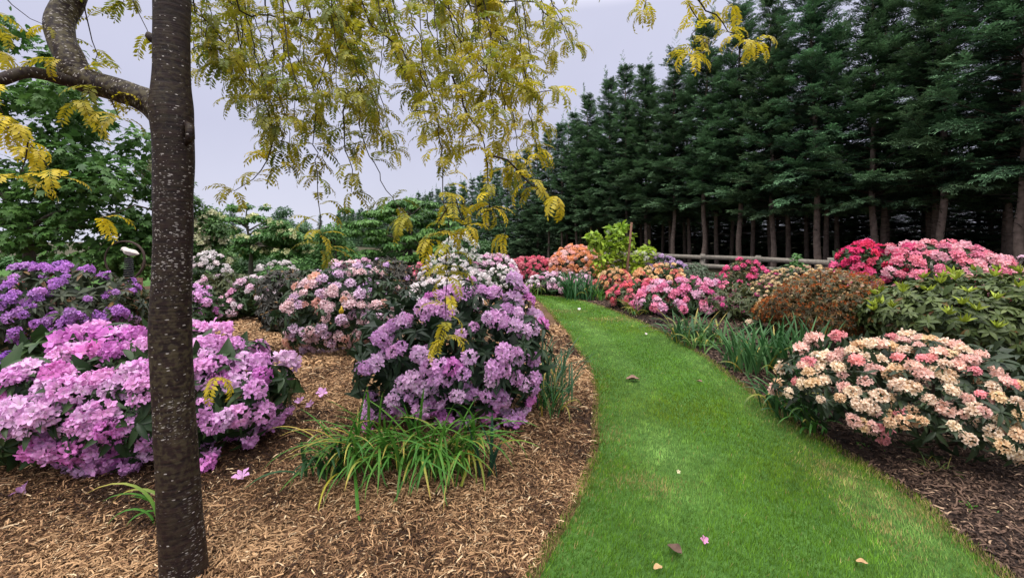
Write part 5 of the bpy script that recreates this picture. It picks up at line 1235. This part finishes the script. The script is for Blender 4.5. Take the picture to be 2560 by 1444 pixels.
fallen('larger lilac flower on the mulch, right of a group of three', 806, 1010, .052, fl, (1.05, 1.05, 1.05), zz=.08)
fallen('lilac flower dropped by the left foot of the middle lilac bush', 893, 985, .034, fl, (.95, .9, .95), zz=.07)
fallen('small lilac petal beside the left foot of the middle lilac bush', 909, 973, .026, fl, (.9, .85, .9), zz=.07)
fallen('lilac flower in the dim mulch at the lower left corner', 62, 1252, .042, fl, (.9, .85, .9), zz=.05)
fallen('pale pink flower on mulch near the far pale bush', 596, 793, .05, fw, (1, .9, .93), zz=.07)
fallen('white flower lying on the far part of the lawn', 1449, 780, .036, fw, (1, 1, 1), zz=.05)
fallen('tiny white petal on the lawn halfway along', 1615, 842, .018, fw, (1, .95, .95), zz=.045)
fallen('crumpled pink petal on the near lawn', 1757, 1372, .020, fl, (1.05, .8, .75), zz=.04)
fallen('cream sliver of petal on the near lawn', 1695, 1197, .012, fw, (1, .95, .6), zz=.045)
def dry_leaf(label, px, py, size, col, rotz):
    c = G(px, py); c[2] = .042; g = Geo(); n = 7
    X, Y = np.meshgrid(np.linspace(-1, 1, 5), np.linspace(0, 1, n)); w = .36 * np.sin(np.pi * np.clip(Y, .03, .97)) ** .7
    Z = .22 * X ** 2 * np.sin(np.pi * Y) + .25 * (Y - .5) ** 2 + .04 * np.sin(9 * Y + 4 * X)
    pts = np.stack([X * w, Y - .5, Z], -1) * size; a = rotz; Rm = np.array([[math.cos(a), -math.sin(a), 0], [math.sin(a), math.cos(a), 0], [0, 0, 1]])
    g.grid(pts @ Rm.T, col); me = g.mesh('dry_leaf'); me.materials.append(M['chip']); ob = bpy.data.objects.new('dry_leaf', me); COL.objects.link(ob); ob.location = c
    tag(ob, label, 'dry leaf', 'dry leaves on the lawn')
dry_leaf('curled brown leaf in the middle of the lawn', 1582, 957, .135, (.22, .13, .10), 1.5)
dry_leaf('smaller brown leaf right of the curled one on the lawn', 1749, 963, .06, (.20, .12, .09), .9)
dry_leaf('dark brown leaf on the near lawn beside the pink petal', 1687, 1395, .075, (.10, .06, .045), .6)
dry_leaf('tan leaf scrap at the bottom of the lawn', 1645, 1442, .045, (.40, .26, .13), 1.9)
dry_leaf('tan sliver of leaf on the lawn near the dark bark edge', 2155, 1428, .045, (.38, .24, .12), 1.2)
